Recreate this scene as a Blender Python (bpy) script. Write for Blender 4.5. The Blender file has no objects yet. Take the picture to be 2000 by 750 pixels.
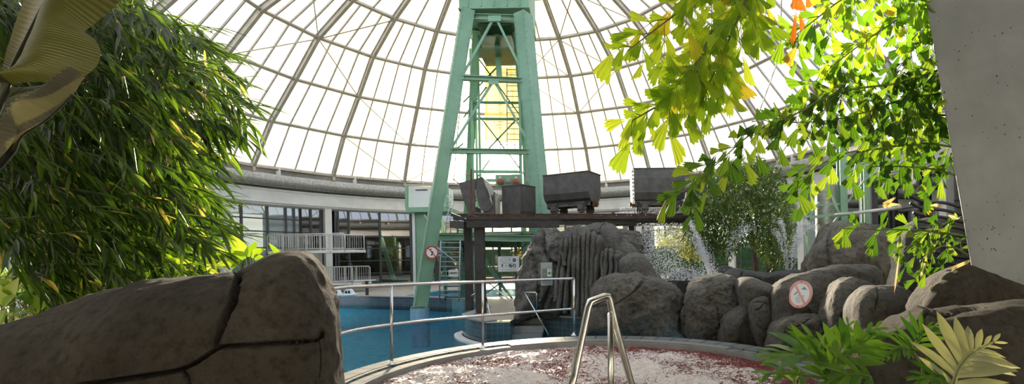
import bpy, bmesh, math, random
from mathutils import Vector, Matrix, noise
import numpy as np
random.seed(7)
sc = bpy.context.scene
COL = sc.collection
R_ = math.radians
PI = math.pi

# ------------------------------------------------------------------ camera model (2000 x 750)
F, PX, PY, ROLL, EYE = 951.0, 1139.0, 506.3, R_(-1.16), 1.35
_c, _s = math.cos(ROLL), math.sin(ROLL)
def ray(px, py):
    U = px - PX; W = py - PY
    return (_c*U + _s*W)/F, -(-_s*U + _c*W)/F
def V(px, py, d):
    a, b = ray(px, py)
    return Vector((a*d, d, EYE + b*d))
def G(px, py, z=-0.3):
    a, b = ray(px, py)
    d = (z - EYE)/b
    return Vector((a*d, d, z))
def PR(p):
    u = F*p[0]/p[1]; v = -F*(p[2]-EYE)/p[1]
    return PX + _c*u - _s*v, PY + _s*u + _c*v

cam = bpy.data.cameras.new('camera'); co = bpy.data.objects.new('camera', cam); COL.objects.link(co)
cam.sensor_width = 36.0; cam.sensor_fit = 'HORIZONTAL'; cam.lens = F/2000*36
cam.shift_x = (1000 - PX)/2000; cam.shift_y = (PY - 375)/2000
cam.clip_start = 0.05; cam.clip_end = 500
M = Matrix(((_c, -_s, 0, 0), (0, 0, -1, 0), (_s, _c, 0, 0), (0, 0, 0, 1)))
co.matrix_world = Matrix.Translation((0, 0, EYE)) @ M
sc.camera = co

# ------------------------------------------------------------------ materials
def nodes(name):
    m = bpy.data.materials.new(name); m.use_nodes = True
    nt = m.node_tree; nt.nodes.clear()
    out = nt.nodes.new('ShaderNodeOutputMaterial')
    return m, nt, out
def N(nt, typ, **kw):
    n = nt.nodes.new(typ)
    for k, v in kw.items():
        if k in n.inputs: n.inputs[k].default_value = v
        else: setattr(n, k, v)
    return n
def L(nt, a, b): nt.links.new(a, b)
def rgba(c): return (c[0], c[1], c[2], 1)
def simple(name, col, rough=.6, metal=0, var=.15, scale=6, bump=0, bscale=30, spec=.5, col2=None):
    m, nt, out = nodes(name)
    p = N(nt, 'ShaderNodeBsdfPrincipled', Roughness=rough, Metallic=metal)
    p.inputs['Specular IOR Level'].default_value = spec
    tc = N(nt, 'ShaderNodeTexCoord')
    nz = N(nt, 'ShaderNodeTexNoise', Scale=scale, Detail=4.0)
    L(nt, tc.outputs['Object'], nz.inputs['Vector'])
    mx = N(nt, 'ShaderNodeMix', data_type='RGBA')
    c2 = col2 or tuple(x*(1-var) for x in col)
    mx.inputs[6].default_value = rgba(col); mx.inputs[7].default_value = rgba(c2)
    rr = N(nt, 'ShaderNodeMapRange'); rr.inputs[1].default_value = .35; rr.inputs[2].default_value = .65
    L(nt, nz.outputs[0], rr.inputs[0]); L(nt, rr.outputs[0], mx.inputs[0])
    L(nt, mx.outputs[2], p.inputs['Base Color'])
    if bump:
        n2 = N(nt, 'ShaderNodeTexNoise', Scale=bscale, Detail=6.0)
        L(nt, tc.outputs['Object'], n2.inputs['Vector'])
        b = N(nt, 'ShaderNodeBump', Strength=bump, Distance=.02)
        L(nt, n2.outputs[0], b.inputs['Height']); L(nt, b.outputs[0], p.inputs['Normal'])
    L(nt, p.outputs[0], out.inputs[0])
    return m
def rockmat(name, c1, c2, c3, s=1.0):
    m, nt, out = nodes(name)
    p = N(nt, 'ShaderNodeBsdfPrincipled', Roughness=.82); p.inputs['Specular IOR Level'].default_value = .3
    tc = N(nt, 'ShaderNodeTexCoord')
    n1 = N(nt, 'ShaderNodeTexNoise', Scale=1.6*s, Detail=7.0, Roughness=.6)
    n2 = N(nt, 'ShaderNodeTexNoise', Scale=14*s, Detail=8.0, Roughness=.7)
    n3 = N(nt, 'ShaderNodeTexNoise', Scale=70*s, Detail=4.0, Roughness=.7)
    for n in (n1, n2, n3): L(nt, tc.outputs['Object'], n.inputs['Vector'])
    r1 = N(nt, 'ShaderNodeValToRGB'); e = r1.color_ramp.elements
    e[0].position = .35; e[0].color = rgba(c1); e[1].position = .68; e[1].color = rgba(c2)
    L(nt, n1.outputs[0], r1.inputs[0])
    mx = N(nt, 'ShaderNodeMix', data_type='RGBA'); mx.inputs[7].default_value = rgba(c3)
    mr = N(nt, 'ShaderNodeMapRange'); mr.inputs[1].default_value = .46; mr.inputs[2].default_value = .70; mr.inputs[4].default_value = .9
    L(nt, n2.outputs[0], mr.inputs[0]); L(nt, mr.outputs[0], mx.inputs[0]); L(nt, r1.outputs[0], mx.inputs[6])
    L(nt, mx.outputs[2], p.inputs['Base Color'])
    ad = N(nt, 'ShaderNodeMath', operation='MULTIPLY_ADD'); ad.inputs[1].default_value = .35
    L(nt, n3.outputs[0], ad.inputs[0]); L(nt, n2.outputs[0], ad.inputs[2])
    b = N(nt, 'ShaderNodeBump', Strength=.9, Distance=.05)
    L(nt, ad.outputs[0], b.inputs['Height']); L(nt, b.outputs[0], p.inputs['Normal'])
    L(nt, p.outputs[0], out.inputs[0])
    return m
def leafmat(name, stops, tips=None, transl=.45, back=None, rough=.4, veins=0, tm=(1.6, 1.5, .6)):
    m, nt, out = nodes(name)
    at = N(nt, 'ShaderNodeAttribute', attribute_name='tint')
    al = N(nt, 'ShaderNodeAttribute', attribute_name='along')
    r = N(nt, 'ShaderNodeValToRGB'); el = r.color_ramp.elements
    while len(el) < len(stops): el.new(.5)
    for i, (pp, c) in enumerate(stops): el[i].position = pp; el[i].color = rgba(c)
    L(nt, at.outputs['Fac'], r.inputs[0])
    colo = r.outputs[0]
    if tips:
        mx = N(nt, 'ShaderNodeMix', data_type='RGBA')
        nz = N(nt, 'ShaderNodeTexNoise', Scale=9.0, Detail=3.0)
        tc = N(nt, 'ShaderNodeTexCoord'); L(nt, tc.outputs['Object'], nz.inputs['Vector'])
        ma = N(nt, 'ShaderNodeMath', operation='MULTIPLY_ADD'); ma.inputs[1].default_value = .5
        L(nt, nz.outputs[0], ma.inputs[0]); L(nt, al.outputs['Fac'], ma.inputs[2])
        mr = N(nt, 'ShaderNodeMapRange'); mr.inputs[1].default_value = tips[0]; mr.inputs[2].default_value = tips[1]
        L(nt, ma.outputs[0], mr.inputs[0]); L(nt, mr.outputs[0], mx.inputs[0])
        L(nt, colo, mx.inputs[6]); mx.inputs[7].default_value = rgba(tips[2]); colo = mx.outputs[2]
    if back:
        ge = N(nt, 'ShaderNodeNewGeometry'); mx = N(nt, 'ShaderNodeMix', data_type='RGBA')
        L(nt, ge.outputs['Backfacing'], mx.inputs[0]); L(nt, colo, mx.inputs[6]); mx.inputs[7].default_value = rgba(back); colo = mx.outputs[2]
    p = N(nt, 'ShaderNodeBsdfPrincipled', Roughness=rough); p.inputs['Specular IOR Level'].default_value = .45
    L(nt, colo, p.inputs['Base Color'])
    if veins:
        uv = N(nt, 'ShaderNodeUVMap'); wv = N(nt, 'ShaderNodeTexWave', Scale=veins, Distortion=.4, bands_direction='X')
        L(nt, uv.outputs[0], wv.inputs['Vector'])
        b = N(nt, 'ShaderNodeBump', Strength=.22, Distance=.01); L(nt, wv.outputs[1], b.inputs['Height']); L(nt, b.outputs[0], p.inputs['Normal'])
    t = N(nt, 'ShaderNodeBsdfTranslucent')
    br = N(nt, 'ShaderNodeMix', data_type='RGBA', blend_type='MULTIPLY'); br.inputs[0].default_value = 1
    L(nt, colo, br.inputs[6]); br.inputs[7].default_value = rgba(tm)
    L(nt, br.outputs[2], t.inputs['Color'])
    ms = N(nt, 'ShaderNodeMixShader', Fac=transl)
    L(nt, p.outputs[0], ms.inputs[1]); L(nt, t.outputs[0], ms.inputs[2]); L(nt, ms.outputs[0], out.inputs[0])
    return m
def tilemat(name, c1, c2, grout, w=.12, h=.12, rough=.25, off=0.0, mortar=.004, use='UV', bump=.4):
    m, nt, out = nodes(name)
    p = N(nt, 'ShaderNodeBsdfPrincipled', Roughness=rough)
    tc = N(nt, 'ShaderNodeTexCoord')
    bt = N(nt, 'ShaderNodeTexBrick', Scale=1.0); bt.offset = off
    bt.inputs['Brick Width'].default_value = w; bt.inputs['Row Height'].default_value = h; bt.inputs['Mortar Size'].default_value = mortar
    bt.inputs['Color1'].default_value = rgba(c1); bt.inputs['Color2'].default_value = rgba(c2); bt.inputs['Mortar'].default_value = rgba(grout)
    L(nt, tc.outputs[use], bt.inputs['Vector'])
    nz = N(nt, 'ShaderNodeTexNoise', Scale=3.0, Detail=5.0); L(nt, tc.outputs['Object'], nz.inputs['Vector'])
    mx = N(nt, 'ShaderNodeMix', data_type='RGBA', blend_type='MULTIPLY'); mx.inputs[0].default_value = .5
    L(nt, bt.outputs[0], mx.inputs[6]); L(nt, nz.outputs[0], mx.inputs[7])
    L(nt, mx.outputs[2], p.inputs['Base Color'])
    b = N(nt, 'ShaderNodeBump', Strength=bump, Distance=.01, invert=True); L(nt, bt.outputs[1], b.inputs['Height']); L(nt, b.outputs[0], p.inputs['Normal'])
    L(nt, p.outputs[0], out.inputs[0])
    return m
def glassmat(name, tint, transl=0.0, gloss=.08, rough=.02, diff=None, bump=0):
    m, nt, out = nodes(name)
    t = N(nt, 'ShaderNodeBsdfTransparent', Color=rgba(tint))
    cur = t.outputs[0]
    if name == 'dome_glass':
        rf = N(nt, 'ShaderNodeBsdfRefraction', Roughness=.32, IOR=1.25, Color=(1, 1, 1, 1)); ms = N(nt, 'ShaderNodeMixShader', Fac=.14)
        L(nt, cur, ms.inputs[1]); L(nt, rf.outputs[0], ms.inputs[2]); cur = ms.outputs[0]
    if transl:
        tl = N(nt, 'ShaderNodeBsdfTranslucent', Color=(.95, .95, .93, 1)); ms = N(nt, 'ShaderNodeMixShader', Fac=transl)
        L(nt, cur, ms.inputs[1]); L(nt, tl.outputs[0], ms.inputs[2]); cur = ms.outputs[0]
    if diff:
        df = N(nt, 'ShaderNodeBsdfDiffuse', Color=rgba(diff[1])); ms = N(nt, 'ShaderNodeMixShader', Fac=diff[0])
        L(nt, cur, ms.inputs[1]); L(nt, df.outputs[0], ms.inputs[2]); cur = ms.outputs[0]
    g = N(nt, 'ShaderNodeBsdfGlossy', Roughness=rough, Color=(1, 1, 1, 1))
    fr = N(nt, 'ShaderNodeFresnel', IOR=1.5); ma = N(nt, 'ShaderNodeMath', operation='MULTIPLY_ADD'); ma.inputs[1].default_value = .8; ma.inputs[2].default_value = gloss
    L(nt, fr.outputs[0], ma.inputs[0])
    ms = N(nt, 'ShaderNodeMixShader'); L(nt, ma.outputs[0], ms.inputs[0]); L(nt, cur, ms.inputs[1]); L(nt, g.outputs[0], ms.inputs[2])
    L(nt, ms.outputs[0], out.inputs[0])
    return m

MT = {}
MT['alu'] = simple('aluminium_frame', (.52, .48, .42), .5, .1, .2, 3)
MT['alu_dark'] = simple('dark_window_frame', (.05, .052, .055), .4, .4)
MT['dome_glass'] = glassmat('dome_glass', (.97, .97, .96), transl=.05, gloss=.0)
MT['glass'] = glassmat('window_glass', (.9, .95, .95), gloss=.03)
MT['dark_glass'] = glassmat('tinted_glass', (.33, .36, .35), gloss=.22)
MT['pale_glass'] = glassmat('pale_glass', (.7, .8, .82), gloss=.20, diff=(.45, (.45, .58, .62)))
MT['duct'] = simple('galvanised_duct', (.40, .40, .385), .42, .6, .35, 9, .25, 60)
MT['white'] = simple('white_paint', (.72, .72, .70), .5, 0, .08, 2)
MT['fascia'] = simple('white_fascia', (.82, .83, .83), .55, 0, .12, 1.5)
MT['grey_kerb'] = simple('grey_kerb', (.34, .33, .31), .7, 0, .2, 2, .2)
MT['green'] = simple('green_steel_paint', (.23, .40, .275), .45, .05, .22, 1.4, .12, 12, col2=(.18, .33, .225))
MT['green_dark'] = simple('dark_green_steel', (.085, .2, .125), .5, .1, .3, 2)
MT['teal'] = simple('teal_stair_tread', (.02, .13, .14), .5)
MT['steel'] = simple('stainless_steel', (.60, .60, .60), .24, 1.0, .12, 10, .04, 90)
MT['rail_white'] = simple('pale_grey_rail', (.55, .55, .54), .4, .3, .1)
MT['timber'] = simple('black_timber', (.040, .034, .030), .7, 0, .5, 5, .5, 14)
MT['cart'] = simple('black_painted_steel', (.098, .094, .088), .6, .15, .35, 4, .35, 70)
MT['cart_bare'] = simple('worn_steel_edge', (.38, .36, .33), .5, .6, .3, 9)
MT['rust'] = simple('rusty_steel', (.17, .07, .035), .8, .2, .4, 12, .4)
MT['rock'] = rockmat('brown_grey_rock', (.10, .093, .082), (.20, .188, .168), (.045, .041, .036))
MT['rock_dark'] = rockmat('dark_wet_and_shaded_rock', (.055, .055, .055), (.11, .11, .11), (.03, .03, .03))  # wet fountain rocks, and one rock whose dark colour stands for shade
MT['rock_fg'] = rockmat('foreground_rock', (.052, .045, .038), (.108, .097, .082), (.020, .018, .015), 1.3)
MT['coping'] = simple('pale_stone_coping', (.32, .32, .31), .6, 0, .25, 3, .2, 30)
MT['paving'] = tilemat('beige_paving', (.50, .45, .38), (.42, .38, .32), (.26, .23, .2), .6, .3, .6, .5, .006, 'Object', .3)
MT['deck'] = tilemat('grey_deck_tiles', (.235, .25, .245), (.20, .215, .21), (.05, .05, .05), .26, 2.0, .6, 0, .015)
MT['bluetile'] = tilemat('blue_grey_wall_tiles', (.075, .12, .155), (.11, .15, .19), (.26, .33, .36), .15, .15, .18)
MT['darktile'] = tilemat('slate_blue_wall_tiles', (.025, .045, .065), (.04, .06, .085), (.12, .24, .25), .15, .15, .18)
MT['pooltile'] = tilemat('pool_basin_tiles', (.14, .72, .92), (.18, .76, .94), (.35, .75, .9), .15, .15, .3)
MT['lighttile'] = tilemat('light_blue_tiles', (.30, .56, .78), (.26, .5, .72), (.65, .8, .9), .07, .16, .2)
MT['red'] = simple('red_plastic', (.55, .03, .025), .4)
MT['redlamp'] = simple('rust_red_lamp', (.42, .10, .05), .45, 0, .3, 20)
MT['signwhite'] = simple('white_sign', (.78, .79, .80), .4, 0, .04)
MT['signpink'] = simple('faded_pink_sign', (.75, .33, .28), .35, 0, .12)
MT['signblack'] = simple('black_print', (.03, .03, .035), .5)
MT['signblue'] = simple('dark_blue_print', (.01, .05, .17), .5)
MT['signgreen'] = simple('green_print', (.10, .32, .08), .5)
MT['signgrey'] = simple('pale_grey_board', (.36, .39, .39), .45, 0, .2, 12)
MT['board_glass'] = simple('grey_board_field', (.17, .18, .19), .3, .2, .2)
MT['ltblue'] = simple('pale_blue_sign', (.55, .72, .80), .4)
MT['black'] = simple('black_rubber', (.012, .012, .013), .35)
MT['boat'] = simple('white_hull', (.85, .88, .9), .3, 0, .03)
MT['boatglass'] = simple('navy_cabin_glass', (.02, .05, .12), .1)
MT['yellow'] = simple('yellow_slide', (.75, .48, .03), .4)
MT['brick'] = tilemat('red_brick', (.22, .06, .04), (.16, .05, .035), (.25, .2, .16), .25, .08, .8, .5, .012)
MT['cream'] = simple('cream_plaster', (.62, .55, .42), .7)
MT['lowstone'] = simple('rough_stone_wall', (.36, .31, .24), .85, 0, .5, 7, .9, 9)
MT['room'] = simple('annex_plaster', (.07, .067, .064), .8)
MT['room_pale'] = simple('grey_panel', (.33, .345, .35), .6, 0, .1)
MT['lawn'] = simple('lawn_grass', (.16, .26, .05), .9, 0, .3, 1)
MT['hedge'] = simple('hedge_leaves', (.03, .07, .015), .9, 0, .4, 3, .8, 8)
MT['soil'] = simple('dark_soil', (.03, .024, .018), .95, 0, .4, 8, .6)
MT['bark'] = simple('brown_bark', (.13, .085, .05), .85, 0, .4, 10, .6, 30)
MT['cane'] = simple('green_cane', (.12, .17, .04), .5, 0, .3, 8)
MT['reddot'] = simple('flower_red', (.7, .06, .07), .5)
# concrete with small bubble holes
def concretemat():
    m, nt, out = nodes('board_concrete')
    p = N(nt, 'ShaderNodeBsdfPrincipled', Roughness=.62); tc = N(nt, 'ShaderNodeTexCoord')
    vo = N(nt, 'ShaderNodeTexVoronoi', Scale=19.0, Randomness=1.0); n1 = N(nt, 'ShaderNodeTexNoise', Scale=1.5, Detail=8.0, Roughness=.6); n2 = N(nt, 'ShaderNodeTexNoise', Scale=4.0, Detail=2.0)
    for n in (vo, n1, n2): L(nt, tc.outputs['Object'], n.inputs['Vector'])
    r = N(nt, 'ShaderNodeValToRGB'); e = r.color_ramp.elements; e[0].position = .3; e[0].color = (.165, .185, .21, 1); e[1].position = .72; e[1].color = (.26, .285, .32, 1)
    L(nt, n1.outputs[0], r.inputs[0])
    th = N(nt, 'ShaderNodeMapRange'); th.inputs[1].default_value = .30; th.inputs[2].default_value = .72; th.inputs[3].default_value = -.02; th.inputs[4].default_value = .20
    L(nt, n2.outputs[0], th.inputs[0])
    lt = N(nt, 'ShaderNodeMath', operation='LESS_THAN'); L(nt, vo.outputs['Distance'], lt.inputs[0]); L(nt, th.outputs[0], lt.inputs[1])
    mx = N(nt, 'ShaderNodeMix', data_type='RGBA'); mx.inputs[7].default_value = (.05, .05, .05, 1)
    L(nt, lt.outputs[0], mx.inputs[0]); L(nt, r.outputs[0], mx.inputs[6]); L(nt, mx.outputs[2], p.inputs['Base Color'])
    b = N(nt, 'ShaderNodeBump', Strength=.6, Distance=.02, invert=True); L(nt, lt.outputs[0], b.inputs['Height']); L(nt, b.outputs[0], p.inputs['Normal'])
    L(nt, p.outputs[0], out.inputs[0]); return m
MT['concrete'] = concretemat()
def watermat(name, tint, bs, strength, bs2, ior=1.33, dist=.05):
    m, nt, out = nodes(name)
    tc = N(nt, 'ShaderNodeTexCoord'); mp = N(nt, 'ShaderNodeMapping'); mp.inputs['Scale'].default_value = (1, 1.5, 1)
    L(nt, tc.outputs['Object'], mp.inputs[0])
    a = N(nt, 'ShaderNodeTexNoise', Scale=bs, Detail=3.0, Distortion=.8); b = N(nt, 'ShaderNodeTexNoise', Scale=bs2, Detail=2.0, Distortion=.4)
    L(nt, mp.outputs[0], a.inputs['Vector']); L(nt, mp.outputs[0], b.inputs['Vector'])
    ad = N(nt, 'ShaderNodeMath', operation='MULTIPLY_ADD'); ad.inputs[1].default_value = .35; L(nt, b.outputs[0], ad.inputs[0]); L(nt, a.outputs[0], ad.inputs[2])
    bp = N(nt, 'ShaderNodeBump', Strength=strength, Distance=dist); L(nt, ad.outputs[0], bp.inputs['Height'])
    t = N(nt, 'ShaderNodeBsdfTransparent', Color=rgba(tint))
    g = N(nt, 'ShaderNodeBsdfGlossy', Roughness=.06); L(nt, bp.outputs[0], g.inputs['Normal'])
    fr = N(nt, 'ShaderNodeFresnel', IOR=ior); L(nt, bp.outputs[0], fr.inputs['Normal'])
    ms = N(nt, 'ShaderNodeMixShader'); L(nt, fr.outputs[0], ms.inputs[0]); L(nt, t.outputs[0], ms.inputs[1]); L(nt, g.outputs[0], ms.inputs[2])
    L(nt, ms.outputs[0], out.inputs[0]); return m
MT['water'] = watermat('pool_water', (.24, .86, .97), 3.4, 1.0, 9, ior=1.45, dist=.34)
def whirlmat():
    m, nt, out = nodes('whirlpool_water')
    p = N(nt, 'ShaderNodeBsdfPrincipled', Roughness=.09, IOR=1.33); p.inputs['Specular IOR Level'].default_value = .6
    at = N(nt, 'ShaderNodeAttribute', attribute_name='foam'); tc = N(nt, 'ShaderNodeTexCoord')
    mpp = N(nt, 'ShaderNodeMapping'); mpp.inputs['Scale'].default_value = (1, 1.7, 1); L(nt, tc.outputs['Object'], mpp.inputs[0])
    nz = N(nt, 'ShaderNodeTexNoise', Scale=17.0, Detail=5.0, Roughness=.7, Distortion=1.6); L(nt, mpp.outputs[0], nz.inputs['Vector'])
    ad = N(nt, 'ShaderNodeMath', operation='ADD'); L(nt, at.outputs['Fac'], ad.inputs[0]); L(nt, nz.outputs[0], ad.inputs[1])
    mr = N(nt, 'ShaderNodeMapRange'); mr.inputs[1].default_value = .745; mr.inputs[2].default_value = .83; L(nt, ad.outputs[0], mr.inputs[0])
    mx = N(nt, 'ShaderNodeMix', data_type='RGBA'); mx.inputs[6].default_value = (.16, .016, .014, 1); mx.inputs[7].default_value = (.88, .78, .74, 1)  # white is foam plus the bright sky reflection painted into the colour
    L(nt, mr.outputs[0], mx.inputs[0]); L(nt, mx.outputs[2], p.inputs['Base Color'])
    n2 = N(nt, 'ShaderNodeTexNoise', Scale=18.0, Detail=4.0, Distortion=1.0); L(nt, mpp.outputs[0], n2.inputs['Vector'])
    b = N(nt, 'ShaderNodeBump', Strength=1.0, Distance=.05); L(nt, n2.outputs[0], b.inputs['Height']); L(nt, b.outputs[0], p.inputs['Normal'])
    L(nt, p.outputs[0], out.inputs[0]); return m
MT['whirl'] = whirlmat()
def dropmat():
    m, nt, out = nodes('water_droplets')
    d = N(nt, 'ShaderNodeBsdfTranslucent', Color=(.9, .92, .95, 1)); g = N(nt, 'ShaderNodeBsdfPrincipled', Roughness=.15); g.inputs['Base Color'].default_value = (.85, .87, .9, 1)
    ms = N(nt, 'ShaderNodeMixShader', Fac=.5); L(nt, d.outputs[0], ms.inputs[1]); L(nt, g.outputs[0], ms.inputs[2]); L(nt, ms.outputs[0], out.inputs[0]); return m
MT['drops'] = dropmat()
MT['bamboo'] = leafmat('bamboo_leaves', [(0, (.008, .018, .004)), (.45, (.022, .055, .007)), (.85, (.07, .13, .014)), (.97, (.28, .24, .12))], transl=.45, rough=.35, tm=(3.6, 3.2, .9))
MT['bamboo_bg'] = leafmat('background_tree_leaves', [(0, (.022, .055, .012)), (.5, (.045, .095, .02)), (1, (.12, .18, .035))], transl=.35)
MT['shrub_pale'] = leafmat('pale_shrub_leaves', [(0, (.18, .24, .07)), (1, (.45, .48, .18))], transl=.5)
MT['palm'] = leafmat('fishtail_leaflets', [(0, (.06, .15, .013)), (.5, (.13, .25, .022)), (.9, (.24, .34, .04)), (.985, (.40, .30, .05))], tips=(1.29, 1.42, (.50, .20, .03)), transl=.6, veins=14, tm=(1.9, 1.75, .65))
MT['palm_backlit'] = leafmat('backlit_fishtail_leaflets', [(0, (.15, .27, .02)), (.5, (.24, .38, .035)), (.9, (.36, .47, .06)), (.985, (.46, .40, .06))], tips=(1.27, 1.42, (.5, .2, .03)), transl=.62, veins=14, tm=(2.2, 1.95, .8))  # brighter copy for the upper left fronds, backlight put into the colour
MT['palm_shaded'] = leafmat('shaded_fishtail_leaflets', [(0, (.02, .06, .006)), (.6, (.05, .115, .012)), (1, (.14, .20, .03))], tips=(1.27, 1.42, (.6, .40, .04)), transl=.5, veins=14, tm=(2.0, 1.9, .6))  # darker copy of the same leaflets, shade put into the colour
MT['palm_dry'] = leafmat('withered_leaflets', [(0, (.45, .10, .02)), (1, (.5, .2, .05))], transl=.4)
MT['drypale'] = leafmat('dry_bleached_leaves', [(0, (.45, .36, .24)), (1, (.62, .54, .42))], transl=.3)
MT['pothos'] = leafmat('variegated_leaves', [(0, (.10, .26, .02)), (.5, (.24, .40, .03)), (1, (.50, .56, .10))], transl=.45, rough=.25)
MT['philo'] = leafmat('philodendron_leaves', [(0, (.035, .12, .012)), (1, (.11, .23, .025))], transl=.35, back=(.34, .36, .22), rough=.3)
MT['banana'] = leafmat('banana_leaf', [(0, (.020, .028, .005)), (1, (.045, .052, .010))], transl=.3, rough=.45, veins=16, tm=(1.1, .95, .4))
MT['banana_back'] = leafmat('banana_leaf_underside', [(0, (.03, .034, .02)), (1, (.17, .17, .125))], transl=.15, rough=.38, veins=10)
MT['shrubleaf'] = leafmat('small_shrub_leaves', [(0, (.08, .16, .04)), (1, (.26, .36, .10))], transl=.4)
def bannermat():
    m, nt, out = nodes('yellow_banner_cloth')
    tp = N(nt, 'ShaderNodeBsdfTransparent', Color=(1, .9, .68, 1)); m2 = N(nt, 'ShaderNodeMixShader', Fac=.3)
    d = N(nt, 'ShaderNodeBsdfDiffuse', Color=(.78, .62, .33, 1)); t = N(nt, 'ShaderNodeBsdfTranslucent', Color=(.8, .62, .32, 1)); ms = N(nt, 'ShaderNodeMixShader', Fac=.35)
    L(nt, d.outputs[0], ms.inputs[1]); L(nt, t.outputs[0], ms.inputs[2]); L(nt, ms.outputs[0], m2.inputs[1]); L(nt, tp.outputs[0], m2.inputs[2]); L(nt, m2.outputs[0], out.inputs[0]); return m
MT['banner'] = bannermat()
MT['banner_print'] = simple('faded_banner_print', (.42, .30, .25), .8)

# ------------------------------------------------------------------ mesh builder
WORLD = {}
class MB:
    def __init__(s): s.v = []; s.f = []; s.mi = []; s.uv = {}; s.tint = None; s.along = None; s.foam = None
    def add(s, vs, fs, mi=0, uvs=None):
        b = len(s.v); s.v += [tuple(v) for v in vs]
        for k, f in enumerate(fs):
            if uvs: s.uv[len(s.f)] = uvs[k]
            s.f.append(tuple(i+b for i in f)); s.mi.append(mi)
    def box(s, c, size, rot=None, mi=0):
        x, y, z = size[0]/2, size[1]/2, size[2]/2
        vs = [Vector(p) for p in ((-x,-y,-z),(x,-y,-z),(x,y,-z),(-x,y,-z),(-x,-y,z),(x,-y,z),(x,y,z),(-x,y,z))]
        if rot is not None: vs = [rot @ v for v in vs]
        vs = [v + Vector(c) for v in vs]
        s.add(vs, [(0,3,2,1),(4,5,6,7),(0,1,5,4),(1,2,6,5),(2,3,7,6),(3,0,4,7)], mi)
    def beam(s, a, b, w, h, up=(0,0,1), mi=0, taper=1):
        a, b = Vector(a), Vector(b); t = (b-a).normalized(); up = Vector(up)
        sd = t.cross(up)
        if sd.length < 1e-4: sd = t.cross(Vector((1,0,0)))
        sd.normalize(); u = sd.cross(t).normalized(); vs = []
        for p, k in ((a, 1), (b, taper)):
            for i, j in ((-1,-1),(1,-1),(1,1),(-1,1)): vs.append(p + sd*(i*w*k/2) + u*(j*h*k/2))
        s.add(vs, [(0,3,2,1),(4,5,6,7),(0,1,5,4),(1,2,6,5),(2,3,7,6),(3,0,4,7)], mi)
    def ibeam(s, a, b, w, h, t=.02, up=(0,0,1), mi=0):
        a, b = Vector(a), Vector(b); d = (b-a).normalized(); up = Vector(up); sd = d.cross(up).normalized(); u = sd.cross(d)
        s.beam(a+u*(h/2-t/2), b+u*(h/2-t/2), w, t, up, mi); s.beam(a-u*(h/2-t/2), b-u*(h/2-t/2), w, t, up, mi); s.beam(a, b, t, h-2*t, up, mi)
    def sweep(s, pts, w, h, nrm, closed=False, mi=0):   # rectangular section along pts; nrm(i) = outward vector
        n = len(pts); pts = [Vector(p) for p in pts]; vs = []
        for i, p in enumerate(pts):
            a = pts[(i-1) % n] if (closed or i) else p; b = pts[(i+1) % n] if (closed or i < n-1) else p
            t = (b-a).normalized(); u = Vector(nrm(i)); sd = t.cross(u).normalized(); u = sd.cross(t).normalized()
            for k, j in ((-1,-1),(1,-1),(1,1),(-1,1)): vs.append(p + sd*(k*w/2) + u*(j*h/2))
        fs = []; m = n if closed else n-1
        for i in range(m):
            a = 4*i; b = 4*((i+1) % n)
            for k in range(4): fs.append((a+k, a+(k+1) % 4, b+(k+1) % 4, b+k))
        if not closed: fs += [(3,2,1,0), tuple(4*(n-1)+k for k in range(4))]
        s.add(vs, fs, mi)
    def tube(s, pts, r, n=8, cap=True, closed=False, mi=0):
        pts = [Vector(p) for p in pts]; k = len(pts); rr = r if isinstance(r, (list, tuple)) else [r]*k
        vs = []; ref = None
        for i, p in enumerate(pts):
            a = pts[i-1] if i else (pts[-1] if closed else p); b = pts[i+1] if i < k-1 else (pts[0] if closed else p)
            t = (b-a); t = t.normalized() if t.length > 1e-9 else Vector((0,0,1))
            if ref is None: ref = t.orthogonal().normalized()
            ref = (ref - t*ref.dot(t)); ref = ref.normalized() if ref.length > 1e-6 else t.orthogonal().normalized()
            q = t.cross(ref)
            for j in range(n):
                an = 2*PI*j/n; vs.append(p + (ref*math.cos(an) + q*math.sin(an))*rr[i])
        fs = []; m = k if closed else k-1
        for i in range(m):
            for j in range(n):
                a = i*n+j; b = i*n+(j+1) % n; c = ((i+1) % k)*n+(j+1) % n; d = ((i+1) % k)*n+j; fs.append((a, b, c, d))
        if cap and not closed: fs += [tuple(range(n))[::-1], tuple((k-1)*n+j for j in range(n))]
        s.add(vs, fs, mi)
    def lathe(s, c, prof, n=24, mi=0, axis=None):
        c = Vector(c); vs = []; rot = Vector((0,0,1)).rotation_difference(Vector(axis)).to_matrix() if axis is not None else None
        for r, z in prof:
            for j in range(n):
                v = Vector((r*math.cos(2*PI*j/n), r*math.sin(2*PI*j/n), z))
                vs.append(c + (rot @ v if rot else v))
        fs = []
        for i in range(len(prof)-1):
            for j in range(n): fs.append((i*n+j, i*n+(j+1) % n, (i+1)*n+(j+1) % n, (i+1)*n+j))
        fs += [tuple(range(n))[::-1], tuple((len(prof)-1)*n+j for j in range(n))]
        s.add(vs, fs, mi)
    def prism(s, poly, a, b, mi=0):   # poly: list of 3D points, extruded by vector (b-a)
        off = Vector(b)-Vector(a); n = len(poly); P = [Vector(p) for p in poly]
        s.add(P + [p+off for p in P], [tuple(range(n))[::-1], tuple(range(n, 2*n))] + [(i, (i+1) % n, n+(i+1) % n, n+i) for i in range(n)], mi)
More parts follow.
